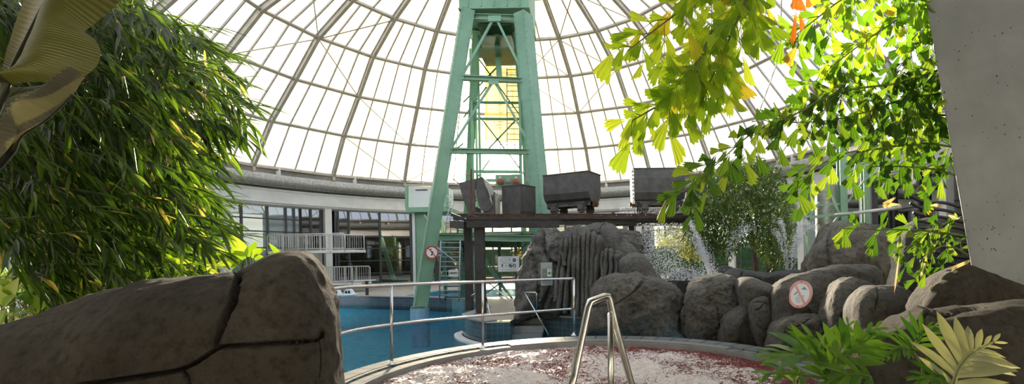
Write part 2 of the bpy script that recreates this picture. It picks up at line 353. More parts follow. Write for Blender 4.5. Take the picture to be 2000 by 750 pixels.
    def build(s, name, mats, parent=None, smooth=False, label=None, cat=None, group=None, kind=None, origin=None, auto=None):
        if not isinstance(mats, (list, tuple)): mats = [mats]
        A = np.array(s.v, dtype=float).reshape(-1, 3)
        if origin is None: origin = Vector((float((A[:,0].min()+A[:,0].max())/2), float((A[:,1].min()+A[:,1].max())/2), float(A[:,2].min())))
        origin = Vector(origin)
        me = bpy.data.meshes.new(name); me.from_pydata([tuple(x) for x in (A - np.array(origin)).tolist()], [], s.f)
        for m in mats: me.materials.append(MT[m] if isinstance(m, str) else m)
        me.polygons.foreach_set('material_index', s.mi)
        if smooth: me.polygons.foreach_set('use_smooth', [True]*len(s.f))
        if s.uv:
            ul = me.uv_layers.new(name='UVMap').data
            for fi, poly in enumerate(me.polygons):
                q = s.uv.get(fi)
                if q:
                    for k, li in enumerate(poly.loop_indices): ul[li].uv = q[k]
        for nm in ('tint', 'along', 'foam'):
            a = getattr(s, nm)
            if a is not None:
                at = me.attributes.new(nm, 'FLOAT', 'POINT'); at.data.foreach_set('value', np.array(a, dtype=np.float32))
        if auto is not None:
            try: me.set_sharp_from_angle(angle=R_(auto))
            except Exception: pass
        me.validate(); me.update()
        o = bpy.data.objects.new(name, me); COL.objects.link(o)
        if parent is not None:
            o.parent = parent; o.location = origin - WORLD[parent.name]
        else: o.location = origin
        WORLD[o.name] = origin
        if label: o['label'] = label
        if cat: o['category'] = cat
        if group: o['group'] = group
        if kind: o['kind'] = kind
        return o
def T(name, label, cat, loc, group=None, kind=None, rotz=0):
    o = bpy.data.objects.new(name, None); COL.objects.link(o); o.location = loc; o.empty_display_size = .2
    if rotz: o.rotation_euler = (0, 0, rotz)
    if label: o['label'] = label
    if cat: o['category'] = cat
    if group: o['group'] = group
    if kind: o['kind'] = kind
    WORLD[o.name] = Vector(loc); return o
def S(mb, name, mats, parent=None, **k):
    return mb.build(name, mats, parent, kind=None if parent else 'structure', **k)
def spline(pts, n=8):
    P = [Vector(p) for p in pts]; out = []
    for i in range(len(P)-1):
        p0 = P[max(0, i-1)]; p1 = P[i]; p2 = P[i+1]; p3 = P[min(len(P)-1, i+2)]
        for k in range(n):
            t = k/n; out.append(.5*((2*p1)+(p2-p0)*t+(2*p0-5*p1+4*p2-p3)*t*t+(3*p1-p0-3*p2+p3)*t**3))
    out.append(P[-1]); return out
def inpoly(x, y, P):
    r = False; n = len(P); j = n-1
    for i in range(n):
        if (P[i][1] > y) != (P[j][1] > y) and x < (P[j][0]-P[i][0])*(y-P[i][1])/(P[j][1]-P[i][1])+P[i][0]: r = not r
        j = i
    return r
def sample(P):
    xs = [p[0] for p in P]; ys = [p[1] for p in P]
    while True:
        x = random.uniform(min(xs), max(xs)); y = random.uniform(min(ys), max(ys))
        if inpoly(x, y, P): return x, y
# ================================================================== THE DOME AND THE RING WALL
CX, CY = -3.16, 19.97
A0 = R_(-2.4)
def ang(i): return A0 + i*R_(15)
RK = [18.03, 16.17, 13.90, 11.88, 9.18, 6.3, 3.2, .9]
ZK = [5.93, 8.21, 10.15, 11.96, 13.24, 14.15, 14.65, 14.8]
def DP(a, k, dr=0, dz=0):
    return Vector((CX + (RK[k]+dr)*math.sin(a), CY + (RK[k]+dr)*math.cos(a), EYE + ZK[k] + dz))
def onc(px, R, py=500):
    rx = ray(px, py)[0]; a = rx*rx+1; b = -2*(rx*CX+CY); c = CX*CX+CY*CY-R*R
    t = (-b+math.sqrt(max(0, b*b-4*a*c)))/(2*a); return math.atan2(rx*t-CX, t-CY)
def CP(a, R, z): return Vector((CX+R*math.sin(a), CY+R*math.cos(a), z))
def zat(px, py, R):
    p = CP(onc(px, R, py), R, 0); return EYE + ray(px, py)[1]*p.y
dome = T('ceiling', None, None, (CX, CY, EYE+ZK[0]), kind='structure')
def rad(a, k):   # outward normal of the dome profile
    k0, k1 = max(0, k-1), min(len(RK)-1, k+1); dr, dz = RK[k1]-RK[k0], ZK[k1]-ZK[k0]; l = math.hypot(dr, dz)
    return Vector((math.sin(a)*dz/l, math.cos(a)*dz/l, -dr/l))
for i in range(24):
    a = ang(i); mb = MB(); nn = len(RK)
    mb.sweep([DP(a, k)-rad(a, k)*.10 for k in range(nn)], .07, .30, lambda k: rad(a, k))
    mb.sweep([DP(a, k)-rad(a, k)*.26 for k in range(nn)], .17, .035, lambda k: rad(a, k))
    mb.sweep([DP(a, k)+rad(a, k)*.03 for k in range(nn)], .17, .05, lambda k: rad(a, k))
    mb.beam(DP(a, 0, -.12, .05), DP(a, 0, -.12, -.42), .16, .2, (math.sin(a), math.cos(a), 0))
    mb.build('rib', 'alu', dome)
for k in range(0, len(RK)):
    mb = MB(); w = .16 if k else .22
    pts = [DP(ang(i), k)-rad(ang(i), k)*.08 for i in range(24)]
    mb.sweep(pts, .10, .16, lambda i: rad(ang(i), k), closed=True)
    if k == 0:
        mb.sweep([p+Vector((0, 0, -.06)) for p in pts], .26, .12, lambda i: Vector((0, 0, 1)), closed=True)
    else:
        mb.sweep([p-rad(ang(i), k)*.09 for i, p in enumerate(pts)], .15, .025, lambda i: rad(ang(i), k), closed=True)
    mb.build('ring_beam', 'alu', dome)
# glazing bars (three to a bay) and the glass of each bay row
for k in range(0, 5):
    mb = MB()
    for i in range(24):
        n = 4 if k < 4 else 2
        for q in range(1, n):
            t = q/n; a, b = ang(i), ang(i+1)
            p0 = DP(a, k).lerp(DP(b, k), t); p1 = DP(a, k+1).lerp(DP(b, k+1), t)
            mb.beam(p0, p1, .065, .09, rad((a+b)/2, k))
    mb.build('glazing_bar', 'alu', dome)
for k in range(0, 7):
    mb = MB()
    for i in range(24):
        a, b = ang(i), ang(i+1); o = rad((a+b)/2, k)*.03
        mb.add([DP(a, k)+o, DP(b, k)+o, DP(b, k+1)+o, DP(a, k+1)+o], [(0, 1, 2, 3)])
    mb.build('dome_pane', 'dome_glass', dome)
br = MB()
def rodd(i, k, j, l): br.tube([DP(ang(i), k)-rad(ang(i), k)*.22, DP(ang(j), l)-rad(ang(j), l)*.22], .028, 6)
for q in [(-5,2,-4,3), (-4,3,-3,2), (-3,2,-2,1), (-3,1,-2,0), (-4,3,-3,4), (-4,3,-4+1,4), (-2,1,-1,2), (-2,0,-1,1), (0,4,1,3), (1,4,2,3), (0,3,1,4), (1,2,2,3),
          (0,3,1,2), (4,0,5,1), (5,2,4,1), (1,4,2,5), (2,5,3,4), (5,3,4,4), (5,2,6,3), (-1,4,0,5), (-5,4,-4,3), (2,5,1,4), (-4,4,-3,5), (5,1,6,0), (-6,3,-5,4), (-6,2,-7,3)]: rodd(*q)
br.build('brace_rod', 'alu', dome)
# kerb, soffit and fascia of the ring wall
def band(R0, z0, R1, z1, th, name, mat, a0=0, a1=2*PI, n=144, parent=None, uvh=None):
    mb = MB(); vs = []; full = abs(a1-a0-2*PI) < 1e-6
    for j in range(n+1):
        a = a0+(a1-a0)*j/n
        dR, dz = R1-R0, z1-z0; l = math.hypot(dR, dz); nx, nz = dz/l, -dR/l
        for (R, z) in ((R0, z0), (R1, z1), (R1+nx*th, z1+nz*th), (R0+nx*th, z0+nz*th)): vs.append(CP(a, R, z))
    fs = []; uv = []
    for j in range(n):
        for k in range(4):
            fs.append((4*j+k, 4*j+(k+1) % 4, 4*j+4+(k+1) % 4, 4*j+4+k)[::-1])
            u0 = R0*(a1-a0)*j/n; u1 = R0*(a1-a0)*(j+1)/n; w = math.hypot(R1-R0, z1-z0) if k in (0, 2) else .01
            uv.append(((u1, 0), (u1, w), (u0, w), (u0, 0)))
    if not full: fs += [(0, 1, 2, 3), (4*n+3, 4*n+2, 4*n+1, 4*n)]; uv += [((0,0),)*4]*2
    mb.add(vs, fs, 0, uv); return mb.build(name, mat, parent, smooth=False, kind=None if parent else 'structure')
band(18.05, 7.28, 18.12, 6.62, .15, 'trim_1', 'grey_kerb')
band(17.7, 6.62, 18.4, 6.62, .08, 'trim_2', 'grey_kerb')
band(18.1, 6.60, 17.85, 5.83, .12, 'trim_3', 'grey_kerb')
band(17.8, 5.86, 17.9, 5.12, .14, 'trim_4', 'fascia')
band(17.78, 5.90, 17.78, 5.80, .2, 'trim_5', 'fascia')
band(17.9, 5.12, 18.3, 5.02, .12, 'trim_6', 'white')
# ventilation duct running round under the kerb
duct = T('ventilation_duct', 'large round galvanised spiral duct running along the ring wall below the dome', 'duct', CP(0, 17.35, 5.9))
mb = MB(); pts = []; rr = []
for j in range(241):
    a = R_(-125)+R_(250)*j/240; pts.append(CP(a, 17.35, 6.36)); rr.append(.37)
mb.tube(pts, rr, 20); mb.build('duct_pipe', 'duct', duct, smooth=True, auto=50)
for j in range(0, 31):
    a = R_(-120)+R_(8)*j; mb = MB(); c = CP(a, 17.35, 6.36)
    t = Vector((math.cos(a), -math.sin(a), 0))
    mb.tube([c-t*.03, c+t*.03], .385, 20); mb.build('duct_collar', 'duct', duct, smooth=True, auto=50)
for j in range(0, 24):
    a = ang(-11+j)+R_(4); mb = MB(); mb.box(CP(a, 17.62, 6.88), (.18, .22, .26), Matrix.Rotation(-a, 3, 'Z')); mb.box(CP(a, 17.5, 6.98), (.06, .1, .4), Matrix.Rotation(-a, 3, 'Z'))
    mb.build('bracket', 'white', duct)

# facade: columns, then one glazed bay at a time
RF = 18.3
def column(px, w=.42):
    a = onc(px, RF-.1); mb = MB(); mb.box(CP(a, RF-.15, (5.1-.3)/2), (w, .42, 5.4), Matrix.Rotation(-a, 3, 'Z')); S(mb, 'column', 'white')
for px in (439, 640, 1052, 1250, 1432): column(px)
for a in (-95, -110, 62, 75, 90): 
    mb = MB(); mb.box(CP(R_(a), RF-.15, 2.4), (.42, .42, 5.4), Matrix.Rotation(-R_(a), 3, 'Z')); S(mb, 'column', 'white')
WN = [0]
def bay(a0, a1, mulls, trans, glass, frame='alu_dark', z0=-.3, z1=5.1):
    WN[0] += 1; w = T('window_%d' % WN[0], None, None, CP((a0+a1)/2, RF, z0), kind='structure')
    mb = MB(); n = max(2, int((a1-a0)/R_(3)))
    for z in [z0+.06]+list(trans)+[z1-.05]:
        mb.sweep([CP(a0+(a1-a0)*j/n, RF, z) for j in range(n+1)], .08, .07, lambda i: Vector((0, 0, 1)))
    for a in [a0]+list(mulls)+[a1]: mb.box(CP(a, RF-.02, (z0+z1)/2), (.11, .13, z1-z0), Matrix.Rotation(-a, 3, 'Z'))
    mb.build('window_frame', frame, w)
    mb = MB(); P = [a0]+sorted(mulls)+[a1]
    for p, q in zip(P, P[1:]):
        mb.add([CP(p, RF+.02, z0), CP(q, RF+.02, z0), CP(q, RF+.02, z1), CP(p, RF+.02, z1)], [(0, 1, 2, 3)])
    mb.build('window_pane', glass, w)
O = lambda px: onc(px, RF)
Z = lambda px, py: zat(px, py, RF)
bay(R_(-125), R_(-98), [R_(-118), R_(-111), R_(-104)], [1.1, 2.4, 3.8], 'glass')
bay(R_(-98), O(330), [R_(-92), R_(-86), R_(-80)], [1.1, 2.4, 3.8], 'glass')
bay(O(330), O(431), [O(356), O(386), O(412)], [1.1, Z(400, 447), Z(400, 422)], 'glass')
bay(O(447), O(588), [O(472), O(523), O(559), O(575)], [.9, Z(520, 484), Z(520, 452), Z(520, 427)], 'pale_glass')
bay(O(588), O(628), [O(608)], [.9, Z(520, 484), Z(520, 452), Z(520, 427)], 'dark_glass')
bay(O(655), O(803), [O(661), O(682), O(743)], [Z(743, 533), Z(743, 509), Z(743, 485), Z(743, 462), Z(743, 434)], 'dark_glass')
bay(O(815), O(945), [O(850), O(895)], [.9, 2.1, 3.4], 'dark_glass')
bay(O(947), O(1044), [O(963), O(1000), O(1025)], [.9, 1.9, 3.4], 'glass')
bay(O(1060), O(1243), [O(1105), O(1150), O(1200)], [.9, 2.1, 3.4], 'dark_glass')
bay(O(1258), O(1425), [O(1300), O(1342), O(1384)], [.9, 2.1, 3.4], 'glass')
bay(O(1440), O(1500), [O(1470)], [.9, 2.1, 3.4], 'glass')
a = (O(1502)+O(1582))/2
band(RF, 1.2, RF, 5.1, .1, 'wall_right_panel', 'room_pale', O(1500), O(1640), 10)
bay(O(1500), O(1640), [O(1540), O(1590)], [.6], 'glass', z1=1.2)
bay(O(1640), R_(86), [O(1690), O(1740), O(1800), R_(80)], [.9, 2.1, 3.4], 'dark_glass')
bay(R_(86), R_(125), [R_(95), R_(105), R_(115)], [.9, 2.1, 3.4], 'dark_glass')
# rooms behind the dark glazing
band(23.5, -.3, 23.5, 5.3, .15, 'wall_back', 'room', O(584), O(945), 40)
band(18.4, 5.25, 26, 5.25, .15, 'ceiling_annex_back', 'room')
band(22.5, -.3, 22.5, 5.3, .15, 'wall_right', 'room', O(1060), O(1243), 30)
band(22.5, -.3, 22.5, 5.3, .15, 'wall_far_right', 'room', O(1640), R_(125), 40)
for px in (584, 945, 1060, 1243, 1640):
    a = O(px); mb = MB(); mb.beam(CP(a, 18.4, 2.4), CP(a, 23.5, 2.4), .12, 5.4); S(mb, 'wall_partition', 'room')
# low rough stone wall in front of the dark glazing
band(17.0, -.3, 17.0, .02, .4, 'trim_7', 'lowstone', onc(600, 17.), onc(812, 17.), 30)
band(16.95, .02, 17.45, .02, .05, 'trim_8', 'coping', onc(600, 17.), onc(812, 17.), 30)
band(16.6, -.3, 16.6, .12, .3, 'trim_9', 'brick', onc(925, 16.6), onc(1045, 16.6), 12)
# outside: lawn, and a far hedge added to darken the horizon
GND = True
hedge = band(33, -.4, 33, 2.6, 1.2, 'added_hedge_outside', 'hedge', R_(-125), R_(125), 90)

# ================================================================== FLOOR, POOLS, WHIRLPOOL
WCX, WCY, RI, RO = .05, 5.45, 2.6, 3.1
coping = [(-13.6, 25.3), (-12.4, 24.95), (-10.07, 23.92), (-8.28, 23.14), (-6.9, 22.45), (-5.9, 21.75), (-4.9, 20.6), (-4.2, 19.2), (-3.75, 17.7), (-3.62, 16.4), (-3.7, 15.5), (-3.75, 15.0), (-3.5, 14.3), (-3.1, 13.65), (-2.64, 13.1)]
coping = [tuple(p)[:2] for p in spline([(x, y, 0) for x, y in coping], 3)]
right = [(-2.0, 13.1), (-2.0, 14.9), (-1.72, 14.95), (-1.2, 14.35), (-.5, 13.8), (.3, 13.4), (1.2, 13.1), (2.2, 13.0), (2.4, 9.4)]
wa = [(WCX+(RO-.05)*math.cos(R_(t)), WCY+(RO-.05)*math.sin(R_(t))) for t in range(52, 196, 8)]
near = [(-4.2, 4.3), (-8, 6), (-12, 10), (-15, 17), (-14.6, 23)]
POOL1 = coping + right + wa + near
POOL2 = [(-9.0, 24.6), (-7.2, 23.6), (-5.6, 22.9), (-4.3, 22.4), (-2.2, 22.6), (-2.1, 28.5), (-8.5, 28.5)]
def polyfill(loops, z, name, mat, **k):
    bm = bmesh.new()
    for lp in loops:
        vs = [bm.verts.new((x, y, z)) for x, y in lp]
        for i in range(len(vs)): bm.edges.new((vs[i], vs[(i+1) % len(vs)]))
    bmesh.ops.triangle_fill(bm, use_beauty=True, use_dissolve=False, edges=bm.edges[:])
    bm.normal_update()
    for f in bm.faces:
        if f.normal.z < 0: f.normal_flip()
    bm.verts.index_update()
    mb = MB(); mb.add([v.co[:] for v in bm.verts], [[v.index for v in f.verts] for f in bm.faces]); bm.free()
    return mb.build(name, mat, origin=(0, 0, z), **k)
outer = [(CX+26*math.sin(t*PI/24), CY+26*math.cos(t*PI/24)) for t in range(48)]
hole = [(WCX+(RO-.1)*math.cos(R_(t)), WCY+(RO-.1)*math.sin(R_(t))) for t in range(196+8, 412-8, 12)]
polyfill([[(CX+150*math.sin(t*PI/24), CY+150*math.cos(t*PI/24)) for t in range(48)], [(x*.99+CX*.01, y*.99+CY*.01) for x, y in outer]], -.4, 'ground', 'lawn', kind='structure')
polyfill([outer, POOL1, POOL2], -.3, 'floor', 'paving', kind='structure')
polyfill([POOL1], -1.95, 'floor_pool', 'pooltile', kind='structure')
polyfill([POOL2], -1.3, 'floor_back_pool', 'pooltile', kind='structure')
polyfill([POOL1], -.92, 'water', 'water', kind='structure')
polyfill([POOL2], -.36, 'water_back_pool', 'water', kind='structure')
def ribbon(pts, z0, z1, name, mat, closed=False, th=0, **k):
    mb = MB(); u = 0; n = len(pts)
    for i in range(n if closed else n-1):
        a, b = pts[i], pts[(i+1) % n]; l = math.hypot(b[0]-a[0], b[1]-a[1])
        mb.add([(a[0], a[1], z0), (b[0], b[1], z0), (b[0], b[1], z1), (a[0], a[1], z1)], [(0, 1, 2, 3)], 0, [((u, 0), (u+l, 0), (u+l, z1-z0), (u, z1-z0))]); u += l
    return mb.build(name, mat, kind='structure', **k)
ribbon(coping, -.72, -.30, 'wall_pool_back', 'bluetile')
ribbon(coping, -.92, -.72, 'trim_10', 'darktile')
ribbon(coping, -1.95, -.92, 'wall_pool_basin', 'pooltile')
ribbon([coping[-1], (-2.0, 13.1)], -1.95, -.305, 'wall_pool_end', 'darktile')
ribbon(right, -1.95, -.30, 'wall_pool_right', 'bluetile')
ribbon(near, -1.95, -.30, 'wall_pool_near', 'bluetile')
ribbon(POOL2, -1.3, -.30, 'wall_back_pool', 'pooltile', closed=True)
def strip(pts, off, z, h, name, mat):   # coping slab following an edge, offset to the left of travel
    n = len(pts); L_ = []
    for i in range(n):
        a = Vector(pts[max(0, i-1)]); b = Vector(pts[min(n-1, i+1)]); t = (b-a).normalized(); nn = Vector((-t.y, t.x)); L_.append((Vector(pts[i])-nn*.03, Vector(pts[i])+nn*off))
    mb = MB()
    for i in range(n-1):
        a0, a1 = L_[i]; b0, b1 = L_[i+1]
        vs = [(a0.x, a0.y, z), (b0.x, b0.y, z), (b1.x, b1.y, z), (a1.x, a1.y, z)]; vs += [(x, y, z+h) for x, y, z in vs]
        mb.add(vs, [(0, 3, 2, 1), (4, 5, 6, 7), (0, 1, 5, 4), (1, 2, 6, 5), (2, 3, 7, 6), (3, 0, 4, 7)])
    return mb.build(name, mat, kind='structure')
strip(coping, .34, -.30, .045, 'trim_11', 'coping')
strip([(-2.64, 13.1), (-2.0, 13.1)], .3, -.298, .02, 'trim_12', 'darktile')
strip(right[2:-1], .75, -.30, .05, 'trim_13', 'coping')
# gutter ledge along the peninsula foot
strip(coping[-13:], -.26, -.96, .1, 'trim_14', 'white')
# steps down into the channel
for k in range(3):
    mb = MB(); y0 = 14.9-.5*k; mb.box((-1.6, y0-.25, -.36-.17*k-.4), (.85, .5, .8)); S(mb, 'step', 'coping' if k < 2 else 'bluetile')
# whirlpool: deck of tiles, grating, kerb wall, water
def ringtop(r0, r1, z, th, name, mat, n=120, a0=0, a1=360, smooth=False):
    mb = MB(); 
    for j in range(n):
        p, q = R_(a0+(a1-a0)*j/n), R_(a0+(a1-a0)*(j+1)/n)
        P = [(WCX+r*math.cos(t), WCY+r*math.sin(t), zz) for t in (p, q) for r in (r0, r1) for zz in (z-th, z)]
        u0, u1 = 2.9*p, 2.9*q
        # order: p r0 lo, p r0 hi, p r1 lo, p r1 hi, q r0 lo, q r0 hi, q r1 lo, q r1 hi
        mb.add(P, [(1, 3, 7, 5), (0, 4, 6, 2), (0, 1, 5, 4), (2, 6, 7, 3)], 0, [((u0, .1), (u0, .1+r1-r0), (u1, .1+r1-r0), (u1, .1)), ((u0, 0), (u1, 0), (u1, th), (u0, th)), ((u0, 0), (u0, th), (u1, th), (u1, 0)), ((u0, 0), (u1, 0), (u1, th), (u0, th))])
    return mb.build(name, mat, kind='structure')
ringtop(2.86, RO, 0, .32, 'floor_whirlpool_deck', 'deck')
ringtop(2.84, 2.86, -.008, .25, 'trim_15', 'black')
ringtop(2.78, 2.84, 0, .25, 'trim_16', 'deck')
ringtop(RI, 2.78, -.02, .25, 'trim_17', 'deck', a0=108, a1=412)
ringtop(RO-.06, RO, -.3, 1.7, 'wall_whirlpool', 'bluetile')
ringtop(RI-.02, RI+.04, -.02, .7, 'wall_whirlpool_inner', 'coping')
gr = MB(); gr2 = MB()
for j in range(420):
    t = R_(40+78*j/420); p = Vector((WCX+2.69*math.cos(t), WCY+2.69*math.sin(t), -.012))
    gr.box(p, (.18, .0062, .024), Matrix.Rotation(t, 3, 'Z'))
S(gr, 'trim_18', 'coping')
ringtop(RI, 2.78, -.03, .1, 'trim_19', 'black', a0=40, a1=118, n=40)
# churning whirlpool water
bub = [G(1010, 735, -.05), G(1256, 715, -.05), G(1335, 745, -.05), Vector((WCX-1.2, WCY-.6, 0)), Vector((WCX+.4, WCY-1.4, 0))]
mb = MB(); nr, na = 190, 560; foam = []
for i in range(nr+1):
    r = (RI-.03)*(i/nr)**.75 if i else 0
    for j in range(na):
        t = 2*PI*j/na; x = WCX+r*math.cos(t); y = WCY+r*math.sin(t)
        q = Vector((x*1.0, y*1.5, 0)); k = min(1, (RI-r)/.25)
        h = noise.noise(q*2.1)*.05 + noise.noise(q*5.3+Vector((4, 1, 3)))*.04 + (1-abs(noise.noise(q*10.5)))*.026 + noise.noise(q*21)*.012
        fo = .30 + noise.noise(q*1.3)*.13 + noise.noise(q*6)*.07
        for b in bub:
            dd = math.hypot(x-b.x, y-b.y)
            if dd < .8: e = math.exp(-(dd/.2)**2); h += .07*e*(1+.5*noise.noise(q*14)); fo += .35*math.exp(-(dd/.26)**2)
        edge = (y-WCY)/RI   # calmer, darker band along the far right rim
        if r > 2.0 and x > WCX: fo -= .22*(r-2.0)/.6
        mb.v.append((x, y, -.10 + h*(.35+.65*k))); foam.append(fo)
for i in range(nr):
    for j in range(na): mb.f.append((i*na+j, (i+1)*na+j, (i+1)*na+(j+1) % na, i*na+(j+1) % na)); mb.mi.append(0)
mb.foam = foam
mb.build('whirlpool_water', 'whirl', smooth=True, label='churning red tinted water filling the round whirlpool', cat='water', kind='stuff')
band(24.5, -.3, 24.5, 5.3, .15, 'wall_rear', 'fascia', R_(125), R_(235), 40)
# ================================================================== WINDING TOWER
def XYZ(px, py, d): return V(px, py, d)
tb = G(820, 597, -.3)
tower = T('winding_tower', 'tall green steel pit winding tower rising from the blue pool into the glass dome', 'tower', (tb.x, 19.1, -.3))
def legbox(top, bot, w, dpt, yaw, name, flare=False):
    mb = MB(); t = (Vector(bot)-Vector(top)).normalized()
    up = Matrix.Rotation(yaw, 3, 'Z') @ Vector((0, 1, 0))
    mb.beam(top, bot, w, dpt, up)
    # riveted flange plates along the edges and splice plates
    sd = t.cross(up).normalized(); u = sd.cross(t).normalized()
    for s_ in (-1, 1):
        mb.beam(Vector(top)+sd*s_*(w/2)-u*(dpt/2), Vector(bot)+sd*s_*(w/2)-u*(dpt/2), .03, .03, up)
    L_ = (Vector(bot)-Vector(top)).length
    for q in (.27, .52, .77):
        p = Vector(top).lerp(Vector(bot), q); mb.beam(p-t*.28, p+t*.28, w*1.015, dpt*1.015, up)
    rv = mb; n = int(L_/.24)
    for i in range(n):
        p = Vector(top).lerp(Vector(bot), (i+.5)/n)
        for s_ in (-1, 1):
            for (cc, axx) in ((p + sd*s_*(w/2-.05) + u*(dpt/2+.006), u), (p + sd*s_*(w/2-.05) - u*(dpt/2+.006), u), (p + u*s_*(dpt/2-.05) + sd*(w/2+.006), sd), (p + u*s_*(dpt/2-.05) - sd*(w/2+.006), sd)):
                rv.box(cc, (.028, .028, .028))
    return mb.build(name, 'green', tower)
D1 = 19.1
LT, LB = V(912, 22, D1), V(820, 600, D1)
RT, RB = V(1022, 28, D1), V(1076, 612, D1)
legbox(LT, LB, .46, .60, R_(26), 'leg'); legbox(RT, RB, .46, .60, R_(-30), 'leg')
D2 = 24.5
LT2, LB2 = V(925, 120, 21.6), V(915, 560, D2+.3)
# rear raking legs from the head down behind
RL1 = legbox(V(930, 60, 20.6), V(905, 575, 24.6), .3, .34, R_(20), 'leg')
RL2 = legbox(V(1012, 60, 20.6), V(1052, 575, 24.6), .3, .34, R_(-20), 'leg')
# head: deep plated box over the legs
mb = MB(); a, b = V(899, 22, D1), V(1034, 30, D1)
mb.box(((a.x+b.x)/2, D1+1.2, a.z+1.25), (b.x-a.x, 2.8, 2.5))
mb.box(((a.x+b.x)/2, D1+1.2, a.z+.0), (b.x-a.x+.06, 2.86, .05))
for k in range(5): mb.box((a.x+.35+k*(b.x-a.x-.7)/4, D1-.22, a.z+1.2), (.05, .04, 2.3))
mb.build('head_box', 'green', tower)
mb = MB(); mb.ibeam(V(922, 34, D1+.05), V(1014, 37, D1+.05), .25, .22, .03, (0, 0, 1)); mb.build('cross_beam', 'green', tower)
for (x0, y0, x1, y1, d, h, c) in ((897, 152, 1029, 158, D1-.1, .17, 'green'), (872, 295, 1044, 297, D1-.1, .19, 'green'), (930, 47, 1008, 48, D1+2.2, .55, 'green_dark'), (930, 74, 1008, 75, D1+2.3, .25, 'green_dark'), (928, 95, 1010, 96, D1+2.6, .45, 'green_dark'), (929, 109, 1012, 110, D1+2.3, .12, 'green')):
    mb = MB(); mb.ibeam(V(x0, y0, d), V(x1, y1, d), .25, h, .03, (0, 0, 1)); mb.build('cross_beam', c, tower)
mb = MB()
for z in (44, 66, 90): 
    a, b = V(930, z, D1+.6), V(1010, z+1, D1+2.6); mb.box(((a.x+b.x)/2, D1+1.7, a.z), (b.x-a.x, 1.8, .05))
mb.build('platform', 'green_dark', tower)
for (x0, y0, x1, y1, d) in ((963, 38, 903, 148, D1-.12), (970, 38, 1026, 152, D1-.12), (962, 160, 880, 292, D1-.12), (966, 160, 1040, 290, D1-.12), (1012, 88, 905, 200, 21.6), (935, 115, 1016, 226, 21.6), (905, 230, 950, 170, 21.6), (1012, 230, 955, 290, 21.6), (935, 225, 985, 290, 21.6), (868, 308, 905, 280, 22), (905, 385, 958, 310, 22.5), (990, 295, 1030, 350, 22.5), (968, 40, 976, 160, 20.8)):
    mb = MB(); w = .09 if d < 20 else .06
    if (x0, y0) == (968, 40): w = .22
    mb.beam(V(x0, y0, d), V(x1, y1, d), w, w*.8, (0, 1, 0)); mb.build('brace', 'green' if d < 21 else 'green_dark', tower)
mb = MB(); mb.box(V(966, 36, D1-.2), (.5, .03, .22)); mb.build('gusset_plate', 'green', tower); mb = MB(); mb.box(V(964, 160, D1-.2), (.4, .03, .2)); mb.build('gusset_plate', 'green', tower)
# inner lift shaft: four slim posts with ledgers
for px, d in ((919, 21.4), (927, 22.9), (933, 21.4), (1013, 21.4), (1019, 22.9)):
    mb = MB(); a = V(px, 95, d); mb.box((a.x, d, (a.z-.3)/2), (.10, .10, a.z+.3)); mb.build('shaft_post', 'green', tower)
for y in (200, 232, 335, 352):
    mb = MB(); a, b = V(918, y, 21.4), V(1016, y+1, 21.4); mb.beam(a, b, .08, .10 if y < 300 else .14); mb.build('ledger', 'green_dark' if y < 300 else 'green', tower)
# ladder
ld = MB(); d = 21.7
for px in (990, 1014): ld.beam(V(px, 134, d), V(px+.5, 352, d), .035, .035, (0, 1, 0))
y = 136
while y < 350: ld.beam(V(990, y, d), V(1014, y, d), .022, .03); y += 10.5
ld.build('ladder', 'green_dark', tower)
# safety plate with two red lamps and a bell
sp = T('signal_panel', 'green signal plate with two round red lamps and a bell between them', 'signal', V(993, 362, 20.9))
mb = MB(); a, b = V(967, 341, 21), V(1018, 363, 21); mb.box(((a.x+b.x)/2, 21.05, (a.z+b.z)/2), (b.x-a.x, .05, a.z-b.z)); mb.build('backing_plate', 'green', sp)
for px in (977, 1008):
    mb = MB(); c = V(px, 355, 20.85); mb.lathe(c, [(.02, -.12), (.10, -.10), (.145, -.03), (.15, .0), (.13, .07), (.06, .12), (.01, .13)], 18, axis=(0, -1, 0)); o = mb.build('lamp', 'redlamp', sp, smooth=True)
    mb = MB(); mb.box(V(px, 347, 20.92), (.1, .08, .08)); mb.build('lamp_bracket', 'white', sp)
mb = MB(); mb.lathe(V(992.5, 357, 20.85), [(.02, .22), (.07, .20), (.095, .10), (.10, .03), (.125, 0), (.10, -.01)], 18); mb.build('bell', 'grey_kerb', sp, smooth=True)
for px in (985, 1000):
    mb = MB(); mb.lathe(V(px-3, 371, 20.85), [(.05, 0), (.06, .05), (.05, .14), (.02, .17)], 12); mb.build('small_lamp', 'redlamp' if px > 990 else 'green_dark', sp, smooth=True)
# tiled plinth below the near leg
pl = T('tiled_plinth', 'round pale blue mosaic plinth standing in the pool under the tower leg', 'plinth', (tb.x, 19.1, -1.95))
mb = MB(); n = 40; R0 = .36; cx, cy = LB.x, LB.y
for j in range(n):
    p, q = 2*PI*j/n, 2*PI*(j+1)/n
    mb.add([(cx+R0*math.cos(p), cy+R0*math.sin(p), -1.95), (cx+R0*math.cos(q), cy+R0*math.sin(q), -1.95), (cx+R0*math.cos(q), cy+R0*math.sin(q), -.42), (cx+R0*math.cos(p), cy+R0*math.sin(p), -.42)], [(0, 1, 2, 3)], 0, [((R0*p, 0), (R0*q, 0), (R0*q, 1.53), (R0*p, 1.53))])
mb.build('tiled_shaft', 'lighttile', pl, smooth=True)
mb = MB(); mb.lathe((cx, cy, -.42), [(.34, 0), (.34, .05), (.30, .07)], 32); mb.build('cap', 'green_dark', pl)
